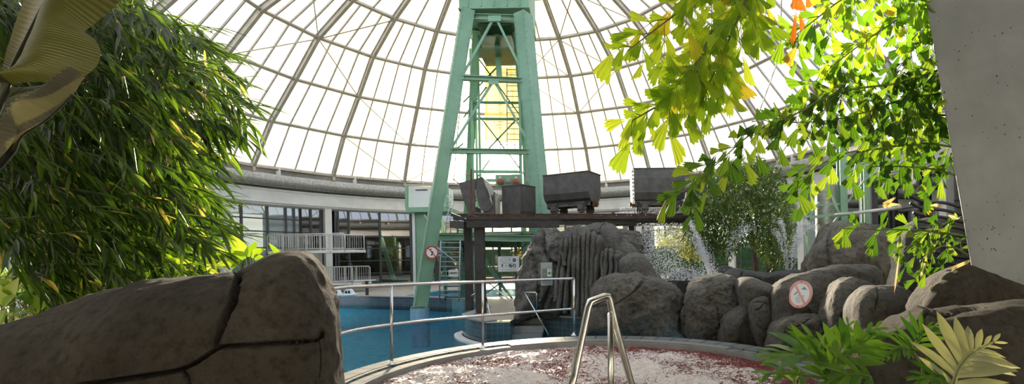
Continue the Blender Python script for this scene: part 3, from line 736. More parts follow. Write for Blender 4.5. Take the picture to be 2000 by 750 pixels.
# banner hanging inside the tower (seen from its back, print showing through mirrored)
bn = T('hanging_banner', 'large yellow cloth banner hanging high inside the green tower', 'banner', V(981, 275, 22.3))
mb = MB(); P = []; nx, ny = 14, 24
for j in range(ny+1):
    for i in range(nx+1):
        x = 946+(1017-946)*i/nx; yy = 128+ (4*i/nx) + (273-128)*j/ny + 2*math.sin(i/nx*PI)*(j/ny)
        p = V(x, yy, 22.3); p.y += .05*math.sin(i*1.1+j*.2)+.03*math.sin(j*.9); P.append(p)
mb.add(P, [(j*(nx+1)+i, j*(nx+1)+i+1, (j+1)*(nx+1)+i+1, (j+1)*(nx+1)+i) for j in range(ny) for i in range(nx)])
bo = mb.build('banner_cloth', 'banner', bn, smooth=True); sm = bo.modifiers.new('thickness', 'SOLIDIFY'); sm.thickness = .006
def text(body, c, size, mat, parent, name='lettering', right=(1, 0, 0), up=(0, 0, 1), mirror=False, depth=.004, align='CENTER', bold=0):
    cu = bpy.data.curves.new(name, 'FONT'); cu.body = body; cu.size = size; cu.align_x = align; cu.align_y = 'CENTER'; cu.extrude = depth; cu.offset = bold
    o = bpy.data.objects.new(name, cu); COL.objects.link(o); cu.materials.append(MT[mat])
    r = Vector(right).normalized(); u = Vector(up).normalized(); n = r.cross(u)
    if mirror: r = -r
    m = Matrix((( r.x, u.x, n.x, 0), (r.y, u.y, n.y, 0), (r.z, u.z, n.z, 0), (0, 0, 0, 1)))
    dg = bpy.context.evaluated_depsgraph_get(); me = bpy.data.meshes.new_from_object(o.evaluated_get(dg)); bpy.data.objects.remove(o)
    mb = MB(); mb.add([(Vector(c) + (m @ v.co)) for v in me.vertices], [tuple(p.vertices) for p in me.polygons]); bpy.data.meshes.remove(me)
    return mb.build(name, mat, parent)
text('Funktech Tec', V(990, 142, 22.2), .24, 'banner_print', bn, mirror=True)
mb = MB()
for k in range(3): mb.box(V(974, 238+6*k, 22.2), (.5-.1*k, .006, .03))
mb.build('printed_lines', 'banner_print', bn)
mb = MB(); c = V(978, 212, 22.2)
for k in range(40):
    t = 2*PI*k/40; u = 2*PI*(k+1)/40
    mb.beam(c+Vector((.16*math.cos(t), 0, .2*math.sin(t))), c+Vector((.16*math.cos(u), 0, .2*math.sin(u))), .006, .05, (0, 1, 0))
mb.build('printed_emblem', 'banner_print', bn)
# second pale cloth beside the right leg
mb = MB(); P = []
for j in range(9):
    for i in range(4): 
        p = V(1029+5*i-.5*j, 300+7.2*j+1.5*i, 20.6); p.y += .04*math.sin(i*2+j); P.append(p)
mb.add(P, [(j*4+i, j*4+i+1, (j+1)*4+i+1, (j+1)*4+i) for j in range(8) for i in range(3)])
o = mb.build('pennant', 'room_pale', smooth=True, label='narrow pale grey cloth hanging beside the right tower leg', cat='banner'); sm = o.modifiers.new('t', 'SOLIDIFY'); sm.thickness = .006

# lower green working platform, stair and white cabin
wp = T('steel_platform', 'green steel platform on posts with dark diagonal braces behind the timber trestle', 'platform', V(940, 560, 22.5))
mb = MB(); mb.ibeam(V(846, 463, 20.6), V(1050, 466, 20.6), .3, .26, .03, (0, 0, 1)); mb.build('beam', 'green', wp)
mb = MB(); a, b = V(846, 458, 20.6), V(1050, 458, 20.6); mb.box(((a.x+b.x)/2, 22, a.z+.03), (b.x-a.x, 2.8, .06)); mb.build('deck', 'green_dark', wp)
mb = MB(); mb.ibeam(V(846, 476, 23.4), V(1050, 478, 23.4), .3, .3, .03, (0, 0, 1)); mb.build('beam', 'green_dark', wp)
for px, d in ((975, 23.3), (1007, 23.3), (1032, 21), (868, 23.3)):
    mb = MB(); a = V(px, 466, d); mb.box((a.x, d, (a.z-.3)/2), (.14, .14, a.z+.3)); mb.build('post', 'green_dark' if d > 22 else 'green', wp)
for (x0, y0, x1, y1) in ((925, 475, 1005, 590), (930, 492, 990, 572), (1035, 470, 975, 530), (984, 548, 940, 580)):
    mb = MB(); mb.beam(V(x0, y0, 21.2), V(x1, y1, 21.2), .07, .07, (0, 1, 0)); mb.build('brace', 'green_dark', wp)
st = T('access_stair', 'steep teal and pale steel stair with thin railings left of the timber posts', 'stair', G(890, 586))
s0, s1 = V(884, 560, 21.8), V(862, 478, 23.8)
for off in (0, .95):
    mb = MB(); mb.beam(V(870, 585, 20.2)+Vector((off, 0, 0)), V(864, 480, 22.4)+Vector((off, 0, 0)), .06, .2); mb.build('stringer', 'teal', st)
for k in range(11):
    p = V(870, 583, 20.2).lerp(V(864, 480, 22.4), k/10.5)+Vector((.47, 0, .05)); mb = MB(); mb.box(p, (.9, .22, .05)); mb.build('tread', 'teal', st)
for px in (861, 899):
    mb = MB(); mb.tube([V(px, 470, 19.9), V(px-3, 590, 19.9)], .028, 8); mb.build('rail_post', 'rail_white', st, smooth=True)
for k in range(12):
    y = 474+9.3*k; mb = MB(); mb.tube([V(861-.25*k*.9, y, 19.9), V(899-.25*k*.9, y, 19.9)], .018, 6); mb.build('rail', 'rail_white', st, smooth=True)
mb = MB(); mb.tube([V(852, 482, 19.8), V(897, 517, 19.8)], .024, 8); mb.build('handrail', 'rail_white', st, smooth=True)
def sign_rect(name, label, px0, py0, px1, py1, d, body, size, mat='signwhite', tm='signblack', th=.02):
    s = T(name, label, 'sign', V((px0+px1)/2, py1, d)); a, b = V(px0, py0, d), V(px1, py1, d); mb = MB()
    mb.box(((a.x+b.x)/2, d, (a.z+b.z)/2), (b.x-a.x, th, a.z-b.z)); mb.build('board', mat, s)
    if body: text(body, ((a.x+b.x)/2, d-th/2-.002, (a.z+b.z)/2), size, tm, s, bold=.004)
    return s
sign_rect('notice_board', 'small white rectangular notice reading GESPERRT fixed across the stair', 876, 527, 895, 540, 19.8, 'GESPERRT', .075)
sign_rect('notice_board', 'small pale blue notice hanging beside the round red prohibition sign', 850, 490, 863, 500, 19.7, 'CHECK', .065, 'ltblue', 'signblue')
def disc(c, r, th, n, axis, mat, parent, name, inner=0):
    mb = MB()
    if not inner: mb.lathe(c, [(r, 0), (r, th)], n, axis=axis)
    else:
        rot = Vector((0, 0, 1)).rotation_difference(Vector(axis)).to_matrix(); vs = []
        for j in range(n):
            t = 2*PI*j/n
            for rr, z in ((inner, 0), (r, 0), (r, th), (inner, th)): vs.append(Vector(c)+rot @ Vector((rr*math.cos(t), rr*math.sin(t), z)))
        mb.add(vs, [(4*j+k, 4*j+(k+1) % 4, 4*((j+1) % n)+(k+1) % 4, 4*((j+1) % n)+k) for j in range(n) for k in range(4)])
    return mb.build(name, mat, parent)
def prohib(label, c, r, axis, ringm, parent_extra=None):
    s = T('prohibition_sign', label, 'sign', Vector(c)-Vector((0, 0, r))); ax = Vector(axis).normalized(); rt = Vector((0, 0, 1)).cross(ax).normalized(); up = ax.cross(rt)
    disc(c, r, .012, 40, ax, 'signwhite', s, 'disc'); disc(Vector(c)+ax*.013, r, .004, 40, ax, ringm, s, 'ring', r*.80)
    q = Vector(c)+ax*.015; mb = MB(); dd = (up*.8-rt*.62).normalized()
    mb.beam(q+dd*r*.82, q-dd*r*.82, r*.15, .004, ax); mb.build('bar', ringm, s)
    return s, rt, up, ax
cS = V(843.5, 493, 18.72)
s, rt, up, ax = prohib('small round red and white prohibition sign on the left tower leg', cS, .25, (.25, -1, 0), 'red')
mb = MB(); q = cS+ax*.013; mb.beam(q-rt*.02-up*.12, q+rt*.04+up*.02, .05, .003, ax); mb.beam(q+rt*.04+up*.02, q-rt*.05+up*.06, .04, .003, ax); mb.beam(q-rt*.03+up*.10, q-rt*.03+up*.14, .05, .003, ax); mb.build('diver_figure', 'signblack', s)
# white cabin on its green frame
cb = T('control_cabin', 'white boxy control cabin on a green frame behind the left tower leg', 'cabin', V(836, 413, 22.6))
a, b = V(797, 364, 22.6), V(868, 404, 22.6)
mb = MB(); mb.box(((a.x+b.x)/2, 23.4, (a.z+b.z)/2), (b.x-a.x, 1.6, a.z-b.z)); mb.build('shell', 'signwhite', cb)
mb = MB(); mb.box(V(823, 371, 22.58), (.55, .03, .045)); mb.build('vent_slot', 'signblack', cb)
mb = MB(); c, e = V(792, 405, 22.4), V(874, 413, 22.4); mb.box(((c.x+e.x)/2, 23.4, (c.z+e.z)/2), (e.x-c.x, 2.0, c.z-e.z)); mb.build('base_frame', 'green', cb)
for px in (794.5, 873): 
    mb = MB(); mb.beam(V(px, 362, 22.5), V(px, 406, 22.5), .12, .12, (0, 1, 0)); mb.build('corner_post', 'green', cb)
mb = MB(); mb.beam(V(793, 361, 22.5), V(876, 362, 22.5), .1, .07); mb.build('top_rail', 'alu', cb)
mb = MB(); p = V(824, 413, 23); mb.box((p.x, 23, (p.z-.3)/2), (.46, .4, p.z+.3)); mb.build('support_post', 'green', cb)
mb = MB(); p = V(808, 413, 22.8); mb.box((p.x, 22.8, (p.z-.3)/2), (.13, .13, p.z+.3)); mb.build('downpipe', 'white', cb)
for q in ((830, 448, 852, 418), (829, 420, 851, 452), (836, 470, 862, 430)):
    mb = MB(); mb.beam(V(q[0], q[1], 22.3), V(q[2], q[3], 22.3), .06, .06, (0, 1, 0)); mb.build('brace', 'cream', cb)
# pale looped ladder beside the leg
mb = MB()
for o in (0, 6): mb.tube([V(873+o, 380, 20.8), V(880+o, 395, 20.8), V(872+o*1.4, 430, 20.8), V(870+o*1.6, 462, 20.8)], .022, 6)
for k in range(9): mb.tube([V(871+.2*k, 385+8.5*k, 20.8), V(882, 385+8.5*k, 20.8)], .016, 6)
mb.build('ship_ladder', 'rail_white', smooth=True, label='narrow pale steel ladder behind the left tower leg above the green platform', cat='ladder')

# ================================================================== TIMBER TRESTLE AND MINE CARTS
tr = T('timber_trestle', 'black timber trestle of two posts and long beams carrying the mine carts', 'trestle', V(930, 610, 15.6))
def BM(x0, y0, d0, x1, y1, d1, w, h, name='beam', mat='timber'):
    mb = MB(); a, b = V(x0, y0, d0), V(x1, y1, d1); n = 14; pts = [a.lerp(b, i/n) for i in range(n+1)]
    for p in pts: p.x += random.uniform(-.004, .004); p.z += random.uniform(-.008, .008)
    mb.sweep(pts, w, h, lambda i: Vector((0, 0, 1))); return mb.build(name, mat, tr)
BM(912, 434, 15.3, 1092, 434, 15.65, .28, .34); BM(1088, 431.5, 15.7, 1352, 430, 16.3, .26, .24); BM(1250, 436, 16.2, 1340, 435, 16.35, .2, .12); BM(1205, 427, 15.9, 1352, 427, 16.2, .26, .15)
BM(912, 427, 15.3, 1352, 424.5, 16.2, .34, .10, 'beam'); BM(912, 441, 15.4, 1090, 440, 15.9, .3, .10)
BM(1205, 437, 16.0, 1340, 437, 16.3, .26, .14)
BM(886, 424, 17.2, 1352, 423, 17.9, .3, .2); BM(884, 438, 17.0, 912, 440, 15.6, .2, .25); BM(882, 419, 15.6, 915, 432, 15.4, .08, .1)
for px, pb, d, w in ((914, 604, 16.6, .235), (936.5, 612, 15.5, .285), (1233, 470, 16.6, .2)):
    a = V(px, 440, d); g = V(px, pb, d); mb = MB(); mb.sweep([Vector((a.x+random.uniform(-.008, .008), d, -.3+(a.z+.3)*k/10)) for k in range(11)], w, w, lambda i: Vector((0, 1, 0))); mb.build('post', 'timber', tr)
mb = MB(); c, e = V(915, 423, 15.4), V(1350, 421, 16.2)
for k in range(16):
    q = c.lerp(e, k/15); mb.box(q+Vector((0, .9, .0)), (.2, 2.0, .07))
mb.build('sleeper', 'timber', tr)
TZ = V(1100, 421, 15.9).z+.03
for y0 in (.35, 1.35):
    mb = MB(); mb.ibeam(c+Vector((0, y0, .07)), e+Vector((0, y0, .07)), .06, .08, .015); mb.build('rail', 'rust', tr)
mb = MB(); mb.tube([V(933, 424, 15.2)]+[V(919.5+.1*k, 430-10*k, 15.3) for k in range(1, 11)], .035, 8); mb.build('pipe', 'rust', tr, smooth=True)
mb = MB(); mb.tube([V(905, 340, 15.3), V(922, 342, 15.3)], .02, 6); mb.build('pipe_tap', 'cart_bare', tr, smooth=True)

def tub(mb, L_, prof, th=.02):
    n = len(prof)
    for sx in (-1, 1): mb.add([(sx*L_/2, y, z) for y, z in prof], [tuple(range(n)) if sx > 0 else tuple(range(n))[::-1]])
    for i in range(n-1):
        a, b = prof[i], prof[i+1]
        mb.add([(-L_/2, a[0], a[1]), (L_/2, a[0], a[1]), (L_/2, b[0], b[1]), (-L_/2, b[0], b[1])], [(0, 1, 2, 3)])
        sc_ = .95; mb.add([(-L_/2*.98, a[0]*sc_, a[1]+.02), (L_/2*.98, a[0]*sc_, a[1]+.02), (L_/2*.98, b[0]*sc_, b[1]+.02), (-L_/2*.98, b[0]*sc_, b[1]+.02)], [(3, 2, 1, 0)])
def cart(label, loc, rotz, L_, W_, H_, tilt=0, wheels=True, bevel=False, chs=True, tz=.42, shape=0):
    t = T('mine_cart', label, 'mine cart', loc, rotz=rotz, group=None)
    WORLD[t.name] = Vector((0, 0, 0))
    w = W_/2
    if shape == 0: prof = [(-w, H_), (-w, .32*H_), (-w*.82, .12*H_), (-w*.45, 0), (w*.45, 0), (w*.82, .12*H_), (w, .32*H_), (w, H_)]
    elif shape == 1: prof = [(-w*.86, H_), (-w, .68*H_), (-w, .22*H_), (-w*.8, 0), (w*.8, 0), (w, .22*H_), (w, .68*H_), (w*.86, H_)]
    elif shape == 3: prof = [(-w, H_), (-w, .12*H_), (-w*.86, 0), (w*.86, 0), (w, .12*H_), (w, H_)]
    else: prof = [(-w, H_), (-w*.92, .35*H_), (-w*.7, .1*H_), (-w*.3, 0), (w*.3, 0), (w*.7, .1*H_), (w*.92, .35*H_), (w, H_)]
    mb = MB(); tub(mb, L_, prof)
    rim = [(-L_/2, -prof[-1][0], H_), (L_/2, -prof[-1][0], H_), (L_/2, prof[-1][0], H_), (-L_/2, prof[-1][0], H_)]
    R3 = Matrix.Rotation(tilt, 3, 'Y')
    mb.v = [tuple(R3 @ Vector(v) + Vector((0, 0, tz))) for v in mb.v]
    b = mb.build('tub', 'cart', t)
    mb = MB()
    for k in range(4): mb.beam(R3 @ Vector(rim[k])+Vector((0, 0, tz)), R3 @ Vector(rim[(k+1) % 4])+Vector((0, 0, tz)), .045, .03)
    mb.build('rim', 'cart' if not bevel else 'cart_bare', b)
    if chs:
        mb = MB()
        for y in (-.3, .3): mb.ibeam((-L_*.48, y, .33), (L_*.48, y, .33), .09, .14, .02)
        for x in (-.42, 0, .42): mb.box((x*L_, 0, .33), (.07, .62, .1))
        mb.build('chassis', 'cart', t)
        for sx in (-1, 1):
            mb = MB(); mb.box((sx*L_*.5, 0, .33), (.05, .3, .2)); mb.box((sx*(L_*.5+.06), 0, .33), (.1, .12, .12)); mb.build('buffer', 'rust', t)
    if wheels:
        for sx in (-1, 1):
            mb = MB(); mb.tube([(sx*L_*.3, -.42, .17), (sx*L_*.3, .42, .17)], .028, 8); mb.build('axle', 'rust', t)
            for sy in (-1, 1):
                mb = MB(); mb.lathe((sx*L_*.3, sy*.36, .165), [(.03, -.05), (.155, -.045), (.165, -.02), (.15, -.005), (.14, .03), (.05, .045), (.03, .05)], 20, axis=(0, sy, 0)); mb.build('wheel', 'cart', t, smooth=True, auto=40)
                mb = MB(); mb.box((sx*L_*.3, sy*.44, .24), (.2, .04, .22)); mb.box((sx*L_*.3, sy*.44, .35), (.34, .04, .07)); mb.build('axle_box', 'cart', t)
    WORLD[t.name] = Vector(loc); return t
p = V(1118, 420, 16.6); cart('black mine cart between the right tower leg and the far cart, three sides visible', (p.x, 16.75, TZ+.06), R_(-26), 1.72, .98, .98, tz=.38)
p = V(1283, 418, 16.9); k4 = cart('rightmost black mine cart, its right half behind yellow green leaves', (p.x+.02, 16.9, TZ+.06), R_(3), 1.72, .98, 1.05, bevel=False, tz=.45, shape=1)
# pale ribbed end frame of the far cart
mb = MB(); WORLD[k4.name] = Vector((0, 0, 0))
for k in range(8): mb.box((-.91, -.35, .5+.13*k), (.06, .22, .05))
mb.beam((-.93, -.47, .3), (-.90, -.40, 1.5), .03, .05, (0, 1, 0)); mb.beam((-.88, -.47, .3), (-.86, -.40, 1.5), .02, .04, (0, 1, 0)); mb.build('end_frame', 'cart_bare', k4)
p = V(1013, 421, 16.3); cart('square black mine cart seen corner on between the tipped cart and the right tower leg', (p.x, 16.45, TZ+.02), R_(58), .80, .80, .98, tz=.02, wheels=False, chs=False, shape=3)
p = V(934, 421, 16.3); t1 = T('mine_cart', 'tipped black mine cart with bare steel end at the left end of the trestle', 'mine cart', (p.x, 16.3, TZ))
WORLD[t1.name] = Vector((p.x, 16.3, TZ))
def ext(poly, d0, d1, name, mat, par):   # outline in the picture at its own distance, extruded to real depth
    mb = MB(); P = [V(x, y, d0) for x, y in poly]; mb.prism(P, (0, 0, 0), (0, d1-d0, 0)); return mb.build(name, mat, par)
# left curved plate of the tipped tub
mb = MB(); prof = [(895, 357), (901, 375), (905, 392), (908, 400), (913, 406)]
prof = [(896, 357), (900, 372), (905, 390), (909, 401), (913, 407)]
vs = []
n = len(prof)
for (x, y) in prof: vs.append(V(x, y, 16.0))
top = [(928, 349), (928, 368), (928, 388), (928, 402), (928, 418)]
for (x, y) in top: vs.append(V(x, y, 15.85))
fs = [(i, i+1, n+i+1, n+i) for i in range(n-1)]
mb.add(vs, fs); o = mb.build('side_plate', 'cart', t1, smooth=False); o.modifiers.new('t', 'SOLIDIFY').thickness = .03
mb = MB(); mb.tube([V(884, 349, 15.9), V(896, 358, 15.95)], .022, 6); mb.build('lever', 'cart', t1, smooth=True)
ext([(912, 408), (914, 421), (932, 421), (931, 404)], 15.95, 16.6, 'end_block', 'cart', t1)
# main tipped tub body: U section turned on its side
c0 = [(927, 350), (942, 345), (948, 362), (955, 382), (962, 402), (955, 412), (944, 414), (936, 404), (931, 385)]
ext(c0, 15.9, 16.9, 'tub', 'cart', t1)
mb = MB(); P = [V(x, y, 15.86) for x, y in ((942, 345), (947, 350), (953, 362), (958, 378), (962, 400), (957, 390), (951, 372), (946, 357))]; mb.prism(P, (0, 0, 0), (0, 1.0, 0)); mb.build('bare_end_plate', 'cart_bare', t1)
mb = MB(); mb.prism([V(x, y, 15.84) for x, y in ((949, 365), (952, 370), (957, 385), (955, 386), (951, 376))], (0, 0, 0), (0, .02, 0)); mb.build('slot', 'signblack', t1)
ext([(944, 412), (962, 402), (964, 374), (966, 421), (946, 421)], 15.95, 16.7, 'end_block', 'cart', t1)
mb = MB(); mb.beam(V(925, 416, 15.9), V(952, 420, 15.9), .08, .1); mb.build('chassis', 'cart', t1)
# bare steel post and plate between carts
q = MB(); q.prism([V(x, y, 16.1) for x, y in ((963, 379), (966, 377), (972, 385), (972, 421), (963, 421))], (0, 0, 0), (0, .5, 0))
q.build('side_plate', 'cart_bare', t1)

# ================================================================== RAILINGS
rl = T('pool_railing', 'curved brushed steel railing with two bars between the whirlpool and the blue pool', 'railing', G(943, 680, 0))
posts = [(765, 712), (943, 680), (1121, 655)]
pg = [G(x, y, 0) for x, y in posts]
def onrail(pts, r, name, par):
    mb = MB(); mb.tube(spline(pts, 10), r, 12); mb.build(name, 'steel', par, smooth=True)
H1, H2 = 1.03, .52
tops = [(V(765, 557, pg[0].y)), V(943, 550.5, pg[1].y), V(1121, 544, pg[2].y)]
mids = [(V(765, 634, pg[0].y)), V(943, 616.5, pg[1].y), V(1121, 603, pg[2].y)]
lft = [V(560, 592, 5.15), V(640, 565.5, 5.62)]; lm = [V(560, 695, 5.15), V(650, 656, 5.62)]
onrail(lft+tops, .0215, 'top_rail', rl); onrail(lm+mids, .0195, 'middle_rail', rl)
for i, g in enumerate(pg):
    mb = MB(); mb.tube([g+Vector((0, 0, .01)), tops[i]], .019, 12); mb.build('post', 'steel', rl, smooth=True)
    mb = MB(); mb.lathe(g, [(.055, 0), (.055, .008), (.03, .018), (.022, .05)], 20); mb.build('base_flange', 'steel', rl, smooth=True)
g = Vector((lft[0].x, lft[0].y, 0)); mb = MB(); mb.tube([g, lft[0]], .019, 12); mb.build('post', 'steel', rl, smooth=True)
nh = T('ladder_handrail', 'thick bent stainless handrail standing in the foreground whirlpool', 'handrail', V(1165, 900, 2.75))
d = 2.75
mb = MB(); pts = [V(1100, 830, d-.25), V(1121, 735, d-.12), V(1126, 712, d-.1), V(1149, 600, d), V(1153, 590, d+.01), V(1162, 586, d+.03), V(1180, 579, d+.1), V(1187, 579, d+.12), V(1191, 588, d+.13), V(1203, 640, d+.15), V(1236, 760, d+.2), V(1258, 840, d+.25)]
mb.tube(pts, .0205, 16); mb.build('bent_rail', 'steel', nh, smooth=True)
mb = MB(); mb.tube([V(1193, 611, d+.12), V(1193, 870, d+.12)], .0185, 16); mb.build('support_post', 'steel', nh, smooth=True)
# small handrails on the peninsula and steps
def loop(label, pts, r=.02):
    t = T('handrail', label, 'handrail', Vector(pts[0])); mb = MB(); mb.tube(pts, r, 10); mb.build('bent_tube', 'steel', t, smooth=True); return t
loop('slim steel handrail going down the tiled steps beside the fluted rock', [V(1072, 655, 12.4), V(1027, 575, 12.95), V(1024, 571.5, 12.95), V(1045, 571, 12.9), V(1048, 573, 12.9), V(1048, 606, 12.9)], .021)
loop('small curved steel handrail between the two black trestle posts', [G(917, 604), V(919, 582, G(917, 604).y), V(922, 577, 16.2), V(927, 574, 16.2), V(930, 574, 16.2)], .026)
loop('short sloping steel handrail right of the thick black post', [G(957, 614), V(951, 585, 15.6), V(948, 577, 15.8), V(944, 576, 15.8)], .026)
loop('thin sloping pole leading to the water beneath the information board', [V(955, 553, 20), V(997, 587, 18.9)], .025)
# ================================================================== DIVING PLATFORMS
def platform(label, x0, x1, yd, yr, d, depth, board=None, thick=.16, sup=None):
    t = T('diving_platform', label, 'diving platform', V((x0+x1)/2, yd+12, d)); a, b = V(x0, yd, d), V(x1, yd, d)
    z = (a.z+b.z)/2; h = .95
    mb = MB(); mb.box(((a.x+b.x)/2, d+depth/2, z-thick/2), (b.x-a.x, depth, thick)); mb.build('deck', 'white', t)
    for side, y in (('near', d), ('far', d+depth)):
        xe = b.x - (.55 if side == 'near' else 0.1)
        xs = a.x
        mb = MB(); mb.tube([(xs, y, z-.1), (xs, y, z+h-.06), (xs+.06, y, z+h), (xe-.08, y, z+h), (xe, y, z+h-.08), (xe, y, z-.1)], .03, 8); mb.tube([(xs, y, z+.1), (xe, y, z+.1)], .018, 6); mb.build('rail', 'rail_white', t, smooth=True)
        mb = MB(); k = xs+.14
        while k < xe-.05: mb.tube([(k, y, z+.1), (k, y, z+h)], .012, 5); k += .135
        mb.build('baluster', 'rail_white', t)
        k = xs+.9
        while k < xe-.2:
            mb = MB(); mb.tube([(k, y-.03, z-.15), (k, y-.03, z+h)], .028, 6); mb.build('rail_post', 'rail_white', t); k += 1.35
    if board:
        p, q = V(board[0], board[2], d+.3), V(board[1], board[3], d+.3); mb = MB(); mb.beam(p, q, .5, .05); mb.build('springboard', 'signwhite', t)
    if sup:
        for s_ in sup:
            p = V(s_, yd+4, d+depth/2); mb = MB(); mb.box((p.x, d+depth/2+.2, (z-.46)/2), (.5, .6, z-.16+.3)); mb.build('support_pillar', 'white', t)
    return t
platform('upper white diving platform with barred railings, above the shorter one', 523, 692, 489, 457, 28.2, 1.5, sup=(612,))
platform('lower white diving platform with a springboard, directly beneath the long upper one', 600, 706, 553, 522, 28.6, 1.4, board=(640, 731, 551, 547), thick=.12)
# loungers boats
def boat(px, label):
    g = G(px, 578); d = 23.9; g = V(px, 576, d); g.z = -.25
    t = T('toy_boat', label, 'boat', g); mb = MB(); n = 16; secs = []
    for i in range(n+1):
        u = i/n; x = -.42+.9*u; w = .2*min(1, (1-u)*3.2)**.6*min(1, .6+u*3); secs.append((x, w))
    vs = []
    for x, w in secs:
        for yy, z in ((-w, .13), (-w*1.05, .08), (-w*.7, 0), (w*.7, 0), (w*1.05, .08), (w, .13)): vs.append(g+Vector((x, yy, z)))
    fs = [(6*i+k, 6*i+6+k, 6*i+6+(k+1) % 6, 6*i+(k+1) % 6) for i in range(n) for k in range(6)]+[(0, 1, 2, 3, 4, 5), tuple(6*n+k for k in range(6))[::-1]]
    mb.add(vs, fs); mb.build('hull', 'boat', t, smooth=True, auto=40)
    mb = MB(); P = [(-.28, .12), (-.22, .28), (-.14, .37), (.02, .38), (.1, .3), (.2, .12)]
    mb.prism([g+Vector((x, -.13, z)) for x, z in P], (0, 0, 0), (0, .26, 0)); c = mb.build('cabin', 'boat', t)
    for x0 in (-.17, -.03):
        mb = MB(); mb.prism([g+Vector((x0+x, -.135, z)) for x, z in ((-.03, .16), (-.01, .29), (.08, .29), (.09, .16))], (0, 0, 0), (0, .01, 0)); mb.build('window', 'boatglass', c)
boat(659, 'left white toy motor boat with dark cabin windows on the pool coping'); boat(684, 'right white toy motor boat with dark cabin windows on the pool coping')
mb = MB(); p = V(717, 573, 25.5); mb.box((p.x, p.y, 0.05), (.12, .12, .7)); mb.box((p.x, p.y, .42), (.16, .16, .05)); mb.build('bollard', 'alu_dark', label='short dark bollard beyond the pool in front of the low stone wall', cat='bollard')
# info board and cabinet
ib = sign_rect('information_board', 'large white board with rows of small round pictograms hanging behind the trestle posts', 972.5, 501, 1014, 530, 20.4, None, 0)
for (x, y, r, m) in ((1004.5, 508, .075, 'signblue'), (997, 519, .075, 'signblue'), (1004.5, 519, .075, 'rust')):
    disc(V(x, y, 20.385), r, .004, 24, (0, -1, 0), m, ib, 'pictogram')
disc(V(1004.5, 519.3, 20.379), .05, .004, 20, (0, -1, 0), 'signwhite', ib, 'pictogram')
mb = MB(); mb.beam(V(1002, 517.5, 20.37), V(1007, 521, 20.37), .02, .05, (0, 1, 0)); mb.build('pictogram', 'signblack', ib)
mb = MB(); mb.beam(V(995, 521, 20.37), V(999.5, 517, 20.37), .02, .03, (0, 1, 0)); mb.beam(V(1002.5, 508, 20.37), V(1006.5, 508, 20.37), .02, .04, (0, 1, 0)); mb.build('pictogram', 'signwhite', ib)
mb = MB(); mb.box(V(981, 518, 20.385), (.05, .006, .09)); mb.box(V(981, 521.5, 20.385), (.025, .006, .06)); mb.beam(V(986.5, 520.5, 20.38), V(991, 517.5, 20.38), .01, .05, (0, 1, 0)); mb.box(V(995, 507, 20.385), (.03, .006, .08)); mb.build('pictogram', 'signblack', ib)
mb = MB()
for x in (980, 988):
    for k in range(4): mb.box(V(x, 506+1.4*k, 20.385), (.09, .006, .008))
for (x, y, w) in ((990, 502.8, .45), (992, 514, .5), (993, 527, .6), (984, 512.3, .1)): mb.box(V(x, y, 20.385), (w, .006, .015))
mb.build('printed_lines', 'signgrey', ib)
cbx = sign_rect('notice_cabinet', 'grey framed notice cabinet fixed to the rough side of the fluted rock', 1056, 513, 1079.5, 557, 13.05, None, 0, 'signgrey', th=.06)
a, b = V(1057.5, 514.5, 13), V(1078, 555.5, 13)
for k in range(4):
    z0 = a.z+(b.z-a.z)*(k+.08)/4; z1 = a.z+(b.z-a.z)*(k+.9)/4; mb = MB(); mb.box(((a.x+b.x)/2, 13.015, (z0+z1)/2), (b.x-a.x-.03, .01, z0-z1)); mb.build('shelf_field', 'board_glass' if k else 'signgrey', cbx)
mb = MB(); mb.box(V(1073, 532.5, 12.99), (.11, .012, .20)); pl_ = mb.build('poster', 'signwhite', cbx); disc(V(1072.8, 533.5, 12.98), .045, .004, 18, (0, -1, 0), 'signgreen', pl_, 'emblem'); mb = MB(); mb.box(V(1073, 527.5, 12.98), (.08, .006, .02)); mb.build('strip', 'signgreen', pl_)

# ================================================================== RIGHT BACKGROUND FRAME
gf = T('green_steel_frame', 'green steel frame of posts and braces standing beyond the right hand rocks', 'frame', V(1640, 520, 15.2))
for (x0, y0, x1, y1, w) in ((1577, 402, 1577, 560, .10), (1643, 285, 1643, 560, .22), (1689, 330, 1689, 560, .18)):
    mb = MB(); a = V(x0, y0, 15.2); mb.ibeam(a, (a.x, a.y, -.3), w, w, .025, (0, 1, 0)); mb.build('post', 'green', gf)
for (x0, y0, x1, y1, w) in ((1580, 425, 1648, 416, .09), (1600, 395, 1578, 425, .06), (1640, 420, 1600, 470, .06), (1655, 395, 1690, 350, .05), (1625, 380, 1640, 420, .06), (1577, 402, 1640, 398, .05)):
    mb = MB(); mb.beam(V(x0, y0, 15.1), V(x1, y1, 15.1), w, w, (0, 1, 0)); mb.build('brace', 'green', gf)
mb = MB(); mb.tube([V(1630, 421, 14.9), V(1760, 405, 14.2)], .05, 8); mb.build('handrail', 'rail_white', gf, smooth=True)
mb = MB(); p = V(1612, 360, 16); mb.tube([(p.x, 16, -.3), (p.x, 16, p.z)], .32, 24); mb.build('standing_duct', 'duct', smooth=True, auto=60, label='upright grey metal duct standing behind the green steel frame', cat='duct')
# things seen through the windows beneath the tower
sl = T('water_slide', 'yellow tube slide section seen through the far window under the tower', 'slide', (CP(onc(1012, 19.5), 19.6, -.3)))
mb = MB(); mb.tube([CP(onc(1000, 19.6), 19.6, 1.75), CP(onc(1010, 19.6), 19.6, 1.9), CP(onc(1019, 19.6), 19.6, 2.2)], .35, 16); mb.build('slide_tube', 'yellow', sl, smooth=True)
mb = MB(); q = CP(onc(1012, 19.6), 19.9, .8); mb.box(q, (.2, .2, 2.2)); mb.build('support_leg', 'signblue', sl)
